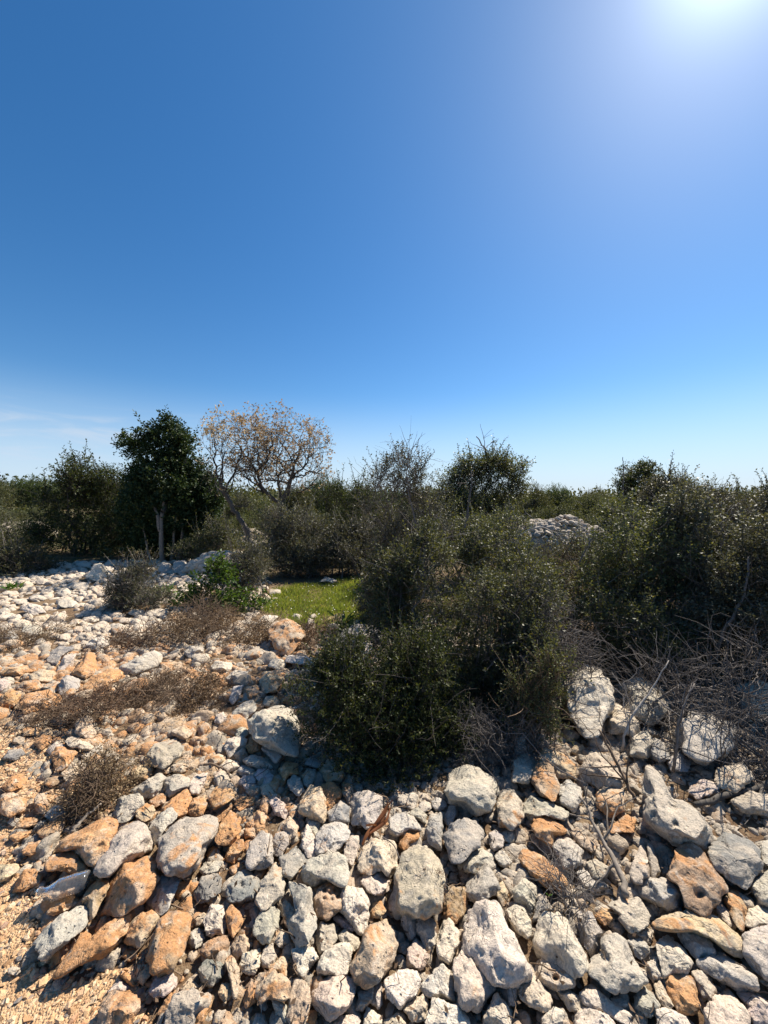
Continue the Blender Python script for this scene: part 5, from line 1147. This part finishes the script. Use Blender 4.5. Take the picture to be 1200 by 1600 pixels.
def small_plants():
    # dry weed rooted between the stones, with one green leaf left
    rng = np.random.RandomState(41)
    d = 1.43; foot = at_depth(890, d, 1412)
    lb = lobes_px([(885, 1385, 34, 34, 0, .10), (870, 1365, 26, 24, 0, .08), (905, 1400, 24, 24, 0, .07)], d, foot)
    T = bare_twigs(rng, lb, 150, (.05, .15), 6, .2, .3)
    st = np.zeros((12, 3)); st[:, :2] = rng.randn(12, 2) * .01
    en, _ = lobe_points(rng, lb, 12, .6)
    wood = join([tubes(T, np.linspace(.0012, .0005, 6)[None] * rng.uniform(.6, 1.4, (150, 1)), 4, rng), tubes(curve_stems(rng, st, en), np.linspace(.003, .0012, 7)[None].repeat(12, 0), 5, rng)])
    t = thing('dry_weed', 'dry grey weed among the front stones with a single green leaf left', 'weed', foot)
    link('stem', mesh_np('stem', *wood, M['twig']), parent=t)
    q = at_depth(857, d - .05, 1398) - foot
    B = np.array([q, q, q]); D = unit(np.array([[.6, -.3, .5], [-.5, -.2, .6], [.1, -.5, .4]])); S = unit(np.cross(D, [0, 0.4, 1]))
    link('leaf', mesh_np('leaf', *leaf_quads(B, D, S, np.array([.018, .016, .014]), np.array([.012, .011, .010])), M['bright_leaf']), parent=t)
    # dry runner over the tall pitted boulder
    rng = np.random.RandomState(43)
    d = 1.46; foot = at_depth(668, d, 1385)
    P = resample(np.array([at_depth(x, d + dy, y) - foot for x, y, dy in [(598, 1308, .20), (617, 1320, .14), (624, 1342, .08), (634, 1358, .05), (652, 1366, .02), (672, 1370, .0)]]), 16)
    P2 = resample(np.array([at_depth(x, d + dy, y) - foot for x, y, dy in [(640, 1360, .05), (655, 1352, .04), (670, 1362, .0), (680, 1380, -.02)]]), 16)
    lb = lobes_px([(668, 1385, 14, 22, -.04, .03), (685, 1380, 10, 16, -.03, .03)], d, foot)
    T = bare_twigs(rng, lb, 70, (.02, .07), 6, .1, .3)
    Pl, D = lobe_points(rng, lb, 90, .3)
    V, F, _ = shoots(rng, Pl, unit(D + rng.randn(90, 3)), .025, 4, .008, .005, .6)
    t = thing('dry_weed', 'wiry dry weed with a looping stem trailing over the tall pitted boulder', 'weed', foot)
    link('stem', mesh_np('stem', *join([tubes(np.array([P, P2]), np.array([np.linspace(.0026, .0018, 16)] * 2), 5, rng), tubes(T, np.linspace(.001, .0005, 6)[None].repeat(70, 0), 4, rng)]), M['twig']), parent=t)
    link('foliage', mesh_np('foliage', V, F, M['dry_leaf']), parent=t)
    # loose stalks and wisps
    for i, (lab, d, pts, mat) in enumerate([
        ('straight dry grass stalk standing between tan stones near the bottom edge', 1.10, [(409, 1592), (408, 1570), (407, 1545), (408, 1528)], 'twig_pale'),
        ('thin dry grass stalk standing before the layered pale boulder', 1.22, [(884, 1508), (885, 1485), (886, 1458), (887, 1445)], 'twig'),
        ('dry grass wisp lying over the long tan slab', 1.36, [(1073, 1424), (1090, 1440), (1102, 1462), (1125, 1478), (1130, 1480)], 'twig_pale'),
        ('bent dark wisp beside the pink round stone at the bottom', 1.12, [(1092, 1568), (1098, 1585), (1106, 1598), (1110, 1570), (1106, 1560)], 'twig')]):
        foot = at_depth(pts[0][0], d, pts[0][1])
        P = resample(np.array([at_depth(x, d - .01 * k, y) - foot for k, (x, y) in enumerate(pts)]), 12)
        o = link('grass_stalk', mesh_np('grass_stalk', *tubes(P[None], np.linspace(.0014, .0007, 12)[None], 5), M[mat]), foot)
        tag(o, lab, 'grass stalk')
    # curled dry strap leaves stuck between the stones
    rng = np.random.RandomState(47)
    def straps(paths, d, foot, wid, k=14):
        Vs, Fs, n = [], [], 0
        for pts, w in paths:
            P = resample(np.array([at_depth(p[0], d + p[2], p[1]) - foot for p in pts]), k)
            T = unit(np.gradient(P, axis=0))
            S = unit(np.cross(T, unit(np.array([.2, -1, .3]) + rng.randn(3) * .4)))
            Nn = np.cross(T, S)
            ww = w * np.sin(np.linspace(.35, PI - .06, k)) ** .6
            V = np.stack([P - S * ww[:, None] / 2 + Nn * ww[:, None] * .22, P, P + S * ww[:, None] / 2 + Nn * ww[:, None] * .22], 1).reshape(-1, 3)
            i = np.arange(k * 3).reshape(k, 3)
            F = np.concatenate([np.stack([i[:-1, a], i[:-1, a + 1], i[1:, a + 1], i[1:, a]], 1) for a in (0, 1)])
            Vs.append(V); Fs.append(F + n); n += len(V)
        return np.concatenate(Vs), np.concatenate(Fs)
    d = 1.72; foot = at_depth(580, d, 1300)
    V, F = straps([([(566, 1320, -.06), (574, 1300, -.03), (590, 1288, 0), (602, 1272, .03), (606, 1252, .06)], .018), ([(578, 1302, -.05), (592, 1293, -.02), (604, 1284, 0), (610, 1262, .05)], .014), ([(572, 1290, -.04), (582, 1289, -.03), (590, 1292, 0), (604, 1280, 0)], .015), ([(576, 1320, -.05), (577, 1300, -.03), (592, 1280, 0), (603, 1262, .04), (614, 1250, .06)], .012), ([(567, 1318, -.05), (569, 1330, -.08), (567, 1340, -.08)], .012), ([(590, 1345, -.1), (580, 1325, -.06), (577, 1305, -.03)], .008)], d, foot, .02)
    o = link('dry_leaves', mesh_np('dry_leaves', V, F, M['strap_dry']), foot)
    tag(o, 'curled red brown dead strap leaves wedged beside the white headstone', 'dead leaves')
    # strap leaved plant at the grass edge, with dry flower heads
    rng = np.random.RandomState(48)
    d = 4.42; foot = at_depth(537, d)
    paths = []
    for k in range(22):
        a = rng.uniform(0, 2 * PI); sp = rng.uniform(8, 26); h = rng.uniform(22, 46)
        x0, y0 = 537 + rng.uniform(-6, 6), 992
        paths.append(([(x0, y0, 0), (x0 + sp * .3 * math.cos(a), y0 - h * .6, .08 * math.sin(a)), (x0 + sp * math.cos(a), y0 - h * rng.uniform(.7, 1), .2 * math.sin(a))], rng.uniform(.02, .034)))
    V, F = straps(paths, d, foot, .03)
    t = thing('bulb_plant', 'clump of upright strap leaves with pale withered flowers by the grass patch', 'plant', foot)
    link('foliage', mesh_np('foliage', V, F, M['strap_leaf']), parent=t)
    B = []
    for fx, fy in [(517, 968), (524, 966), (530, 972)]:
        for _ in range(14): B.append(at_depth(fx + rng.uniform(-4, 4), d - .1, fy + rng.uniform(-6, 6)) - foot)
    B = np.array(B); D = unit(rng.randn(len(B), 3) + [0, 0, .5]); S = unit(np.cross(D, rng.randn(len(B), 3)))
    link('flower', mesh_np('flower', *leaf_quads(B, D, S, rng.uniform(.03, .05, len(B)), rng.uniform(.02, .03, len(B))), M['brown_leaf']), parent=t)
    # small rosettes on the far stones
    for i, (lab, px, py, d, mat) in enumerate([('small dark green rosette plant among grey rocks left of the glossy bush', 250, 905, 6.2, 'strap_leaf'), ('little yellow green weed on the white rubble at the left edge', 14, 922, 6.6, 'bright_leaf')]):
        foot = at_depth(px, d); k = 60
        D = unit(rng.randn(k, 3) * [1, 1, .3] + [0, 0, .9]); B = rng.randn(k, 3) * [.07, .07, .01] + [0, 0, .06]
        S = unit(np.cross(D, rng.randn(k, 3)))
        t = thing('rosette_plant', lab, 'plant', foot)
        link('foliage', mesh_np('foliage', *leaf_quads(B, D, S, rng.uniform(.08, .17, k), rng.uniform(.02, .03, k)), M[mat]), parent=t)

def litter():
    # fallen twigs and dry leaves between the stones
    rng = np.random.RandomState(67)
    n = 1500
    y = rng.uniform(1.0, 5.0, n); x = rng.uniform(-1.05, 1.05, n) * y
    p = np.stack([x, y, ground_z(x, y) + rng.uniform(.0, .07, n)], -1)
    d = unit(rng.randn(n, 3) * [1, 1, .3])
    L = rng.uniform(.02, .12, n)
    steps = unit(d[:, None] + .3 * np.cumsum(rng.randn(n, 4, 3), 1)) * (L / 4)[:, None, None]
    T = np.concatenate([p[:, None], p[:, None] + np.cumsum(steps, 1)], 1)
    o = link('twig_litter', mesh_np('twig_litter', *tubes(T, np.linspace(.0022, .001, 5)[None] * rng.uniform(.5, 1.5, (n, 1)), 4, rng), M['twig_brown']))
    tag(o, 'short broken twigs fallen between the stones', 'litter', None, 'stuff')
    n = 2600
    y = rng.uniform(1.0, 5.0, n); x = rng.uniform(-1.05, 1.05, n) * y
    B = np.stack([x, y, ground_z(x, y) + rng.uniform(.005, .08, n)], -1)
    D = unit(rng.randn(n, 3) * [1, 1, .4]); S = unit(np.cross(D, rng.randn(n, 3) * .4 + [0, 0, 1]))
    L = rng.uniform(.008, .024, n)
    o = link('leaf_litter', mesh_np('leaf_litter', *leaf_quads(B, D, S, L, L * .5, .4), M['dry_leaf']))
    tag(o, 'withered small leaves fallen between the stones', 'litter', None, 'stuff')

def grass():
    rng = np.random.RandomState(61)
    zone = [(412, 955), (428, 922), (500, 912), (590, 900), (640, 905), (640, 960), (560, 990), (480, 985), (440, 965)]
    n = 120000
    y = rng.uniform(4.2, 8.5, n); x = rng.uniform(-3.2, 1.2, n); z = ground_z(x, y)
    c, s = math.cos(PITCH), math.sin(PITCH); dz = z - CAM_H
    dep = y * c - dz * s; up = y * s + dz * c
    px = CX + F_PX * x / dep + rng.randn(n) * 4; py = CY - F_PX * up / dep + rng.randn(n) * 2
    ok = in_poly(px, py, zone)
    x, y, z = x[ok], y[ok], z[ok]; k = len(x)
    # shorter and thinner in patches
    dens = noise3(np.stack([x * 2.2, y * 2.2, 0 * x], -1))
    ok = rng.rand(k) < np.clip(.9 + .5 * dens, .6, 1)
    x, y, z, dens = x[ok], y[ok], z[ok], dens[ok]; k = len(x)
    D = unit(rng.randn(k, 3) * [.45, .45, .1] + [0, 0, 1]); S = unit(np.cross(D, rng.randn(k, 3)))
    L = rng.uniform(.03, .08, k) * (1 + .6 * np.clip(dens, -.5, 1)); W = rng.uniform(.006, .011, k)
    o = link('grass', mesh_np('grass', *leaf_quads(np.stack([x, y, z], -1), D, S, L, W, .2, .4), M['grass']))
    tag(o, 'small bright green patch of short grass behind the stones', 'grass', None, 'stuff')
    i = rng.choice(k, 170, replace=False)
    B = np.stack([x[i], y[i], z[i] + rng.uniform(.03, .07, 170)], -1)
    D = unit(rng.randn(170, 3) * [1, 1, .3]); S = unit(np.cross(D, [0, 0.1, 1]))
    m, nt, out = new_mat('white_petal'); q = N(nt)
    nt.links.new(q.principled((.75, .74, .66), .7, .2).outputs[0], out.inputs[0])
    o = link('wildflowers', mesh_np('wildflowers', *leaf_quads(B, D, S, rng.uniform(.015, .03, 170), rng.uniform(.012, .022, 170)), m))
    tag(o, 'tiny white wildflowers sprinkled over the grass patch', 'wildflowers', None, 'stuff')

def far_scrub():
    rng = np.random.RandomState(81)
    protos = []
    for k in range(5):
        r = np.random.RandomState(820 + k)
        lob = [(r.uniform(-.5, .5), r.uniform(-.4, .4), r.uniform(.35, .6), r.uniform(.4, .62), r.uniform(.4, .6), r.uniform(.3, .42)) for _ in range(5)]
        leaf, wood = make_bush(r, lob, 1500, 7, .13, .042, .022, clump=9, inner=.3, up=.5, n_stem=9, stem_r=.015, twig_r=.002, foot=.06, fill=.4)
        protos.append((leaf, wood))
    mats = ['far_leaf', 'olive', 'mid_leaf', 'far_leaf', 'grey_leaf']
    spots = []
    # skyline: photo column, top of the shrub in the photo, distance, width in photo pixels
    for px, top, d, w in [(-60, 742, 18, 120), (5, 737, 18, 80), (48, 743, 20, 80), (85, 757, 22, 70), (-20, 790, 14, 90), (60, 790, 15, 80), (100, 762, 26, 60),
                          (205, 765, 20, 70), (330, 768, 15, 60), (372, 765, 16, 70), (410, 772, 14, 70), (465, 746, 17, 80), (500, 739, 19, 70), (540, 752, 21, 80), (575, 757, 24, 60), (535, 775, 14, 80), (480, 790, 12.5, 80),
                          (610, 760, 20, 80), (660, 757, 22, 80), (690, 755, 17, 60), (835, 749, 20, 60), (850, 765, 24, 60), (872, 756, 25, 60), (905, 766, 24, 70), (930, 758, 26, 50), (880, 782, 15, 90), (945, 775, 17, 80),
                          (1040, 768, 22, 80), (1085, 752, 13, 60), (1120, 767, 24, 80), (1155, 757, 24, 60), (1190, 765, 24, 80), (1235, 762, 22, 80), (1280, 765, 26, 90), (640, 790, 11, 90), (1010, 785, 14, 90), (1100, 790, 11, 90), (1180, 785, 12, 80), (380, 800, 12.5, 60), (30, 770, 24, 60), (1330, 760, 18, 100), (-140, 745, 20, 120), (-130, 800, 12, 110), (1350, 800, 10, 130)]:
        spots.append((px, top, d, w))
    desc = ['olive', 'grey green', 'dark green', 'dull green', 'pale grey']
    proto_obj = {}
    marks = [(-60, 'left edge'), (140, 'leafy shrub'), (262, 'tall dark tree'), (385, 'leaning bare oak'), (450, 'upright bare oak'), (545, 'gap right of the bare oaks'), (632, 'wispy sprigs'), (755, 'domed shrub'), (868, 'stone heap'), (996, 'small round tree'), (1090, 'glinting right hand shrubs'), (1200, 'right edge')]
    groups = {}
    for i, (px, top, d, w) in enumerate(spots):
        k = i % 5
        foot = at_depth(px, d); h = max(.8, zpx(top, d) - foot[2])
        sx = w / F_PX * d / 1.7; sz = h / 1.05
        mk = min(marks, key=lambda m: abs(m[0] - px))
        groups.setdefault(mk[1], []).append((d, top, px, k, foot, sx, sz))
    ordw = ['nearest', 'second', 'third', 'fourth', 'fifth', 'sixth', 'farthest']
    for mk, lst in groups.items():
        lst.sort(key=lambda r: r[0])
        for j, (d, top, px, k, foot, sx, sz) in enumerate(lst):
            o_ = ordw[j] if j < len(lst) - 1 or j == 0 else 'farthest'
            lab = f'{o_} {desc[k]} shrub of the far scrub beyond the {mk}' if len(lst) > 1 else f'{desc[k]} shrub of the far scrub beyond the {mk}'
            rz = rng.uniform(0, 6.28)
            if k not in proto_obj:
                leaf, wood = protos[k]
                t = plant('scrub_bush', lab, 'bush', foot, leaf, wood, mats[k], 'bark', 'shrubs of the far scrub')
                t.scale = (sx, sx, sz); t.rotation_euler.z = rz; proto_obj[k] = t
            else:
                copy_plant(proto_obj[k], lab, foot, (sx, sx, sz), rz)
    # the scrub that runs on to the horizon, one mass
    n = 2600
    y = 24 + 330 * rng.rand(n) ** 1.6; x = rng.uniform(-1.25, 1.25, n) * y
    z = ground_z(x, y)
    h = rng.uniform(1.1, 2.5, n)
    per = 70
    C = np.stack([x, y, z], -1)[:, None] + unit(rng.randn(n, per, 3)) * (rng.rand(n, per, 1) ** .4) * np.stack([h * .9, h * .9, h * .5], -1)[:, None] + np.stack([0 * h, 0 * h, h * .5], -1)[:, None]
    sc = np.repeat((.10 + .0022 * y), per)
    C = C.reshape(-1, 3); k = len(C)
    D = unit(rng.randn(k, 3) + [0, 0, .4]); S = unit(np.cross(D, rng.randn(k, 3)))
    o = link('scrubland', mesh_np('scrubland', *leaf_quads(C, D, S, sc * rng.uniform(1.2, 2.4, k), sc * rng.uniform(.7, 1.2, k), .3), M['far_leaf']))
    tag(o, 'distant evergreen scrub stretching to the horizon', 'scrubland', None, 'stuff')
    # undergrowth between the nearer shrubs
    n = 6900
    y = rng.uniform(5.5, 26, n); x = rng.uniform(-1.6, 1.6, n) * y
    z = ground_z(x, y)
    c, s = math.cos(PITCH), math.sin(PITCH); dz = z - CAM_H; dep = y * c - dz * s; up = y * s + dz * c
    px = CX + F_PX * x / dep; py = CY - F_PX * up / dep
    bad = in_poly(px, py, STONY) | in_poly(px, py, [(395, 975), (395, 905), (520, 893), (600, 893), (600, 1000)]) | (y < 6.5) & (px < 700) | in_poly(px, py, [(760, 790), (960, 790), (960, 840), (760, 840)]) & (y > 9)
    ok = (~bad) & (noise3(np.stack([x * .35, y * .35, 0 * x], -1)) > -.15)
    x, y, z = x[ok], y[ok], z[ok]; n = len(x); per = 34
    h = rng.uniform(.12, .5, n) * (1 + .03 * y)
    C = np.stack([x, y, z], -1)[:, None] + unit(rng.randn(n, per, 3)) * rng.rand(n, per, 1) ** .4 * np.stack([h * 1.1, h * 1.1, h * .5], -1)[:, None] + np.stack([0 * h, 0 * h, h * .45], -1)[:, None]
    C = C.reshape(-1, 3); k = len(C)
    D = unit(rng.randn(k, 3) + [0, 0, .6]); S = unit(np.cross(D, rng.randn(k, 3)))
    sc = np.repeat(.022 + .0028 * y, per)
    o = link('undergrowth', mesh_np('undergrowth', *leaf_quads(C, D, S, sc * rng.uniform(1, 2, k), sc * rng.uniform(.5, .9, k), .3), M['olive']))
    tag(o, 'low olive undergrowth covering the ground between the shrubs', 'undergrowth', None, 'stuff')

def stone_heaps():
    rng = np.random.RandomState(91)
    def heap(name, lab, px, d, wx, wy, h, n, s):
        foot = at_depth(px, d); parts = []
        pr = [rock_shape(rng, 2, 7) for _ in range(10)]
        for _ in range(n):
            a, b = rng.uniform(-1, 1, 2)
            rr = a * a + b * b
            if rr > 1: continue
            zz = h * (1 - rr) ** .7 * (1 + .25 * noise3(np.array([a * 2 + px, b * 2, 0.])))
            p, F = pr[rng.randint(10)]
            sz = s * rng.uniform(.5, 1.3)
            R = np.array(Matrix.Rotation(rng.uniform(0, 6.28), 3, 'Z') @ Matrix.Rotation(rng.uniform(-1, 1), 3, 'X'))
            parts.append((p * [1, .8, .65] @ R.T * sz + np.array([a * wx, b * wy, zz]), F))
        # earth core under the stones
        V, F = ICO[3]
        parts.append((V * [wx * .96, wy * .96, h * .92] * np.array([1, 1, 1]), F))
        o = link(name, mesh_np(name, *join(parts), M['rubble']), foot)
        tag(o, lab, 'stone heap', None, 'stuff')
    heap('stone_heap', 'long low heap of pale field stones beyond the shrubs right of centre', 872, 11, 1.85, 1.1, 1.0, 1100, .10)
    heap('stone_heap', 'pale heap of field stones at the far left below the hill scrub', 28, 13.5, 1.2, .9, .55, 420, .14)
    heap('stone_heap', 'low bank of grey rocks between the dark tree and the bare oaks', 345, 8.4, .75, .6, .38, 260, .12)
    heap('stone_heap', 'pale stones glimpsed behind the shrubs right of the bare oaks', 520, 9.2, .7, .4, .42, 160, .13)
    heap('stone_heap', 'pale rubble glimpsed through the stems of the bare oaks', 375, 12.6, 1.1, .6, .5, 260, .13)

def bottle():
    # crumpled clear plastic bottle: body with moulded rings, neck with a thread ring
    d = 1.46
    foot = at_depth(100, d, 1384)
    m, nt, out = new_mat('clear_plastic'); n = N(nt)
    tc = n.new('ShaderNodeTexCoord')
    p = n.principled((.95, .95, .97), .06, .5, n.bump(n.noise(tc.outputs['Object'], 45, 3, .5, .8), .003, .5))
    n.put(p.inputs['IOR'], 1.25); n.put(p.inputs['Transmission Weight'], .9); n.put(p.inputs['Alpha'], .7)
    nt.links.new(p.outputs[0], out.inputs[0])
    A = at_depth(66, d - .02, 1392); B = at_depth(137, d + .02, 1376)
    ax = unit(B - A); L = np.linalg.norm(B - A)
    u = unit(np.cross(ax, [0, 0, 1])); w = np.cross(u, ax)
    rng = np.random.RandomState(3)
    def lathe(prof, seg=40, crumple=0.0):
        prof = np.array(prof); a = np.arange(seg) * 2 * PI / seg
        X = prof[:, 0][:, None] * np.ones(seg); Rr = prof[:, 1][:, None] * np.ones(seg)
        Y = Rr * np.cos(a); Z = Rr * np.sin(a)
        if crumple:
            nn = noise3(np.stack([X / .045, Y / .04, Z / .04], -1))
            k = 1 + crumple * nn; Y = Y * k; Z = Z * k * .86
            Y = Y + .012 * np.sin(X / L * 4.2)
        V = X[..., None] * ax + Y[..., None] * u + Z[..., None] * w
        m_, s_ = X.shape; i = np.arange(m_ * s_).reshape(m_, s_)
        F = np.stack([i[:-1], np.roll(i, -1, 1)[:-1], np.roll(i, -1, 1)[1:], i[1:]], -1).reshape(-1, 4)
        return V.reshape(-1, 3), F
    r = .034
    prof = [(.0, .0125), (.004, .0125), (.010, .0125), (.022, .018), (.036, .027), (.050, .0325)]
    x = .055
    while x < L - .014:
        ph = (x - .055) / .011 * 2 * PI
        prof.append((x, r + .0006 * math.cos(ph))); x += .00275
    prof += [(L - .010, r * .97), (L - .004, r * .86), (L, r * .6), (L - .004, r * .35), (L - .008, .001)]
    t = thing('plastic_bottle', 'crumpled clear plastic bottle lying on orange stones by the gravel', 'bottle', foot)
    o = A - foot
    V, F = lathe(prof, 44, .16); link('body', mesh_np('body', V + o, F, m), parent=t)
    V, F = lathe([(-.016, .0112), (-.016, .0125), (-.011, .0125), (-.011, .0150), (-.007, .0150), (-.007, .0125), (-.0008, .0125), (-.0008, .0112), (-.016, .0112)], 32); link('neck', mesh_np('neck', V + o, F, m), parent=t)

# ------------------------------------------------------------------ light, sky, camera
SUN_AZ, SUN_EL = math.radians(42.5), math.radians(48)
def light_and_camera():
    s = Vector((math.sin(SUN_AZ) * math.cos(SUN_EL), math.cos(SUN_AZ) * math.cos(SUN_EL), math.sin(SUN_EL)))
    L = bpy.data.lights.new('sun', 'SUN'); L.energy = 5.0; L.angle = math.radians(.53); L.color = (1, .915, .79)
    o = bpy.data.objects.new('sun', L); COL.objects.link(o); o.rotation_euler = s.to_track_quat('Z', 'Y').to_euler(); o.location = s * 40
    w = bpy.data.worlds.new('World'); SC.world = w; w.use_nodes = True
    nt = w.node_tree
    for nd in list(nt.nodes): nt.nodes.remove(nd)
    n = N(nt)
    sky = n.new('ShaderNodeTexSky', sky_type='NISHITA')
    sky.sun_disc = False; sky.sun_elevation = SUN_EL; sky.sun_rotation = SUN_AZ
    sky.altitude = 300; sky.air_density = 1.0; sky.dust_density = .3; sky.ozone_density = 3.0
    tc = n.new('ShaderNodeTexCoord'); d = tc.outputs['Generated']
    hsv = n.new('ShaderNodeHueSaturation'); n.put(hsv.inputs['Saturation'], 1.3); n.put(hsv.inputs['Hue'], .500); n.put(hsv.inputs['Color'], sky.outputs[0]); n.put(hsv.inputs['Value'], 1.12)
    col = hsv.outputs[0]
    # bright air round the sun
    dot = n.new('ShaderNodeVectorMath', operation='DOT_PRODUCT'); n.put(dot.inputs[0], d); n.put(dot.inputs[1], tuple(s))
    dv = n.math('MAXIMUM', dot.outputs['Value'], 0.0)
    glow = n.math('ADD', n.math('MULTIPLY', n.math('POWER', dv, 320.0), 9.0), n.math('ADD', n.math('MULTIPLY', n.math('POWER', dv, 70.0), 1.3), n.math('MULTIPLY', n.math('POWER', dv, 14.0), .0)))
    gl = n.new('ShaderNodeVectorMath', operation='SCALE'); n.put(gl.inputs[0], (.84, .97, 1.0)); n.put(gl.inputs['Scale'], glow)
    col = n.mix(1.0, col, gl.outputs[0], 'ADD')
    gw = n.new('ShaderNodeVectorMath', operation='SCALE'); n.put(gw.inputs[0], (.12, .34, .30)); n.put(gw.inputs['Scale'], n.math('POWER', dv, 7.0))
    col = n.mix(1.0, col, gw.outputs[0], 'ADD')
    # thin cirrus low on the left
    sep = n.new('ShaderNodeSeparateXYZ'); n.put(sep.inputs[0], d)
    mp = n.new('ShaderNodeMapping'); n.put(mp.inputs['Vector'], d); mp.inputs['Scale'].default_value = (2.2, 2.2, 15)
    mp.inputs['Rotation'].default_value = (0.10, 0.06, 0)
    ci = n.mapr(n.noise(mp.outputs[0], 1.7, 6, .55, .7), .44, .74)
    el = n.math('MULTIPLY', n.mapr(sep.outputs[2], .01, .07), n.mapr(sep.outputs[2], .21, .12))
    az = n.mapr(n.math('DIVIDE', sep.outputs[0], n.math('MAXIMUM', sep.outputs[1], .01)), -.15, -.75)
    fac = n.math('MULTIPLY', n.math('MULTIPLY', ci, el), n.math('MULTIPLY', az, .85))
    col = n.mix(fac, col, (5.6, 6.0, 6.6))
    hz = n.math('MULTIPLY', n.mapr(sep.outputs[2], .27, .0), .82)
    col = n.mix(hz, col, (5.0, 6.3, 8.0))
    bg = n.new('ShaderNodeBackground'); n.put(bg.inputs[0], col); bg.inputs[1].default_value = .068
    ow = n.new('ShaderNodeOutputWorld'); nt.links.new(bg.outputs[0], ow.inputs[0])
    cam = bpy.data.cameras.new('camera'); cam.sensor_fit = 'VERTICAL'; cam.sensor_height = 24; cam.lens = 24 * F_PX / 1600
    cam.clip_start = .05; cam.clip_end = 6000
    co = bpy.data.objects.new('camera', cam); COL.objects.link(co); co.location = (0, 0, CAM_H); co.rotation_euler = (PI / 2 - PITCH, 0, 0)
    SC.camera = co
    v = SC.view_settings; v.view_transform = 'Standard'; v.look = 'None'; v.exposure = .82; v.gamma = 1; v.use_curve_mapping = False
    cy = SC.cycles; cy.use_denoising = True; cy.max_bounces = 5; cy.diffuse_bounces = 2; cy.glossy_bounces = 2; cy.transmission_bounces = 4; cy.transparent_max_bounces = 6
    cy.sample_clamp_indirect = 6; cy.caustics_reflective = False; cy.caustics_refractive = False
    SC.render.resolution_x, SC.render.resolution_y = 768, 1024

def main():
    build_materials()
    light_and_camera()
    build_ground()
    extra, _ = build_rocks()
    build_fill(extra)
    build_gravel()
    bushes_near(); twig_thickets(); dead_brush(); mid_plants(); trees(); dead_sticks(); small_plants(); litter(); grass(); stone_heaps(); far_scrub(); bottle()

main()
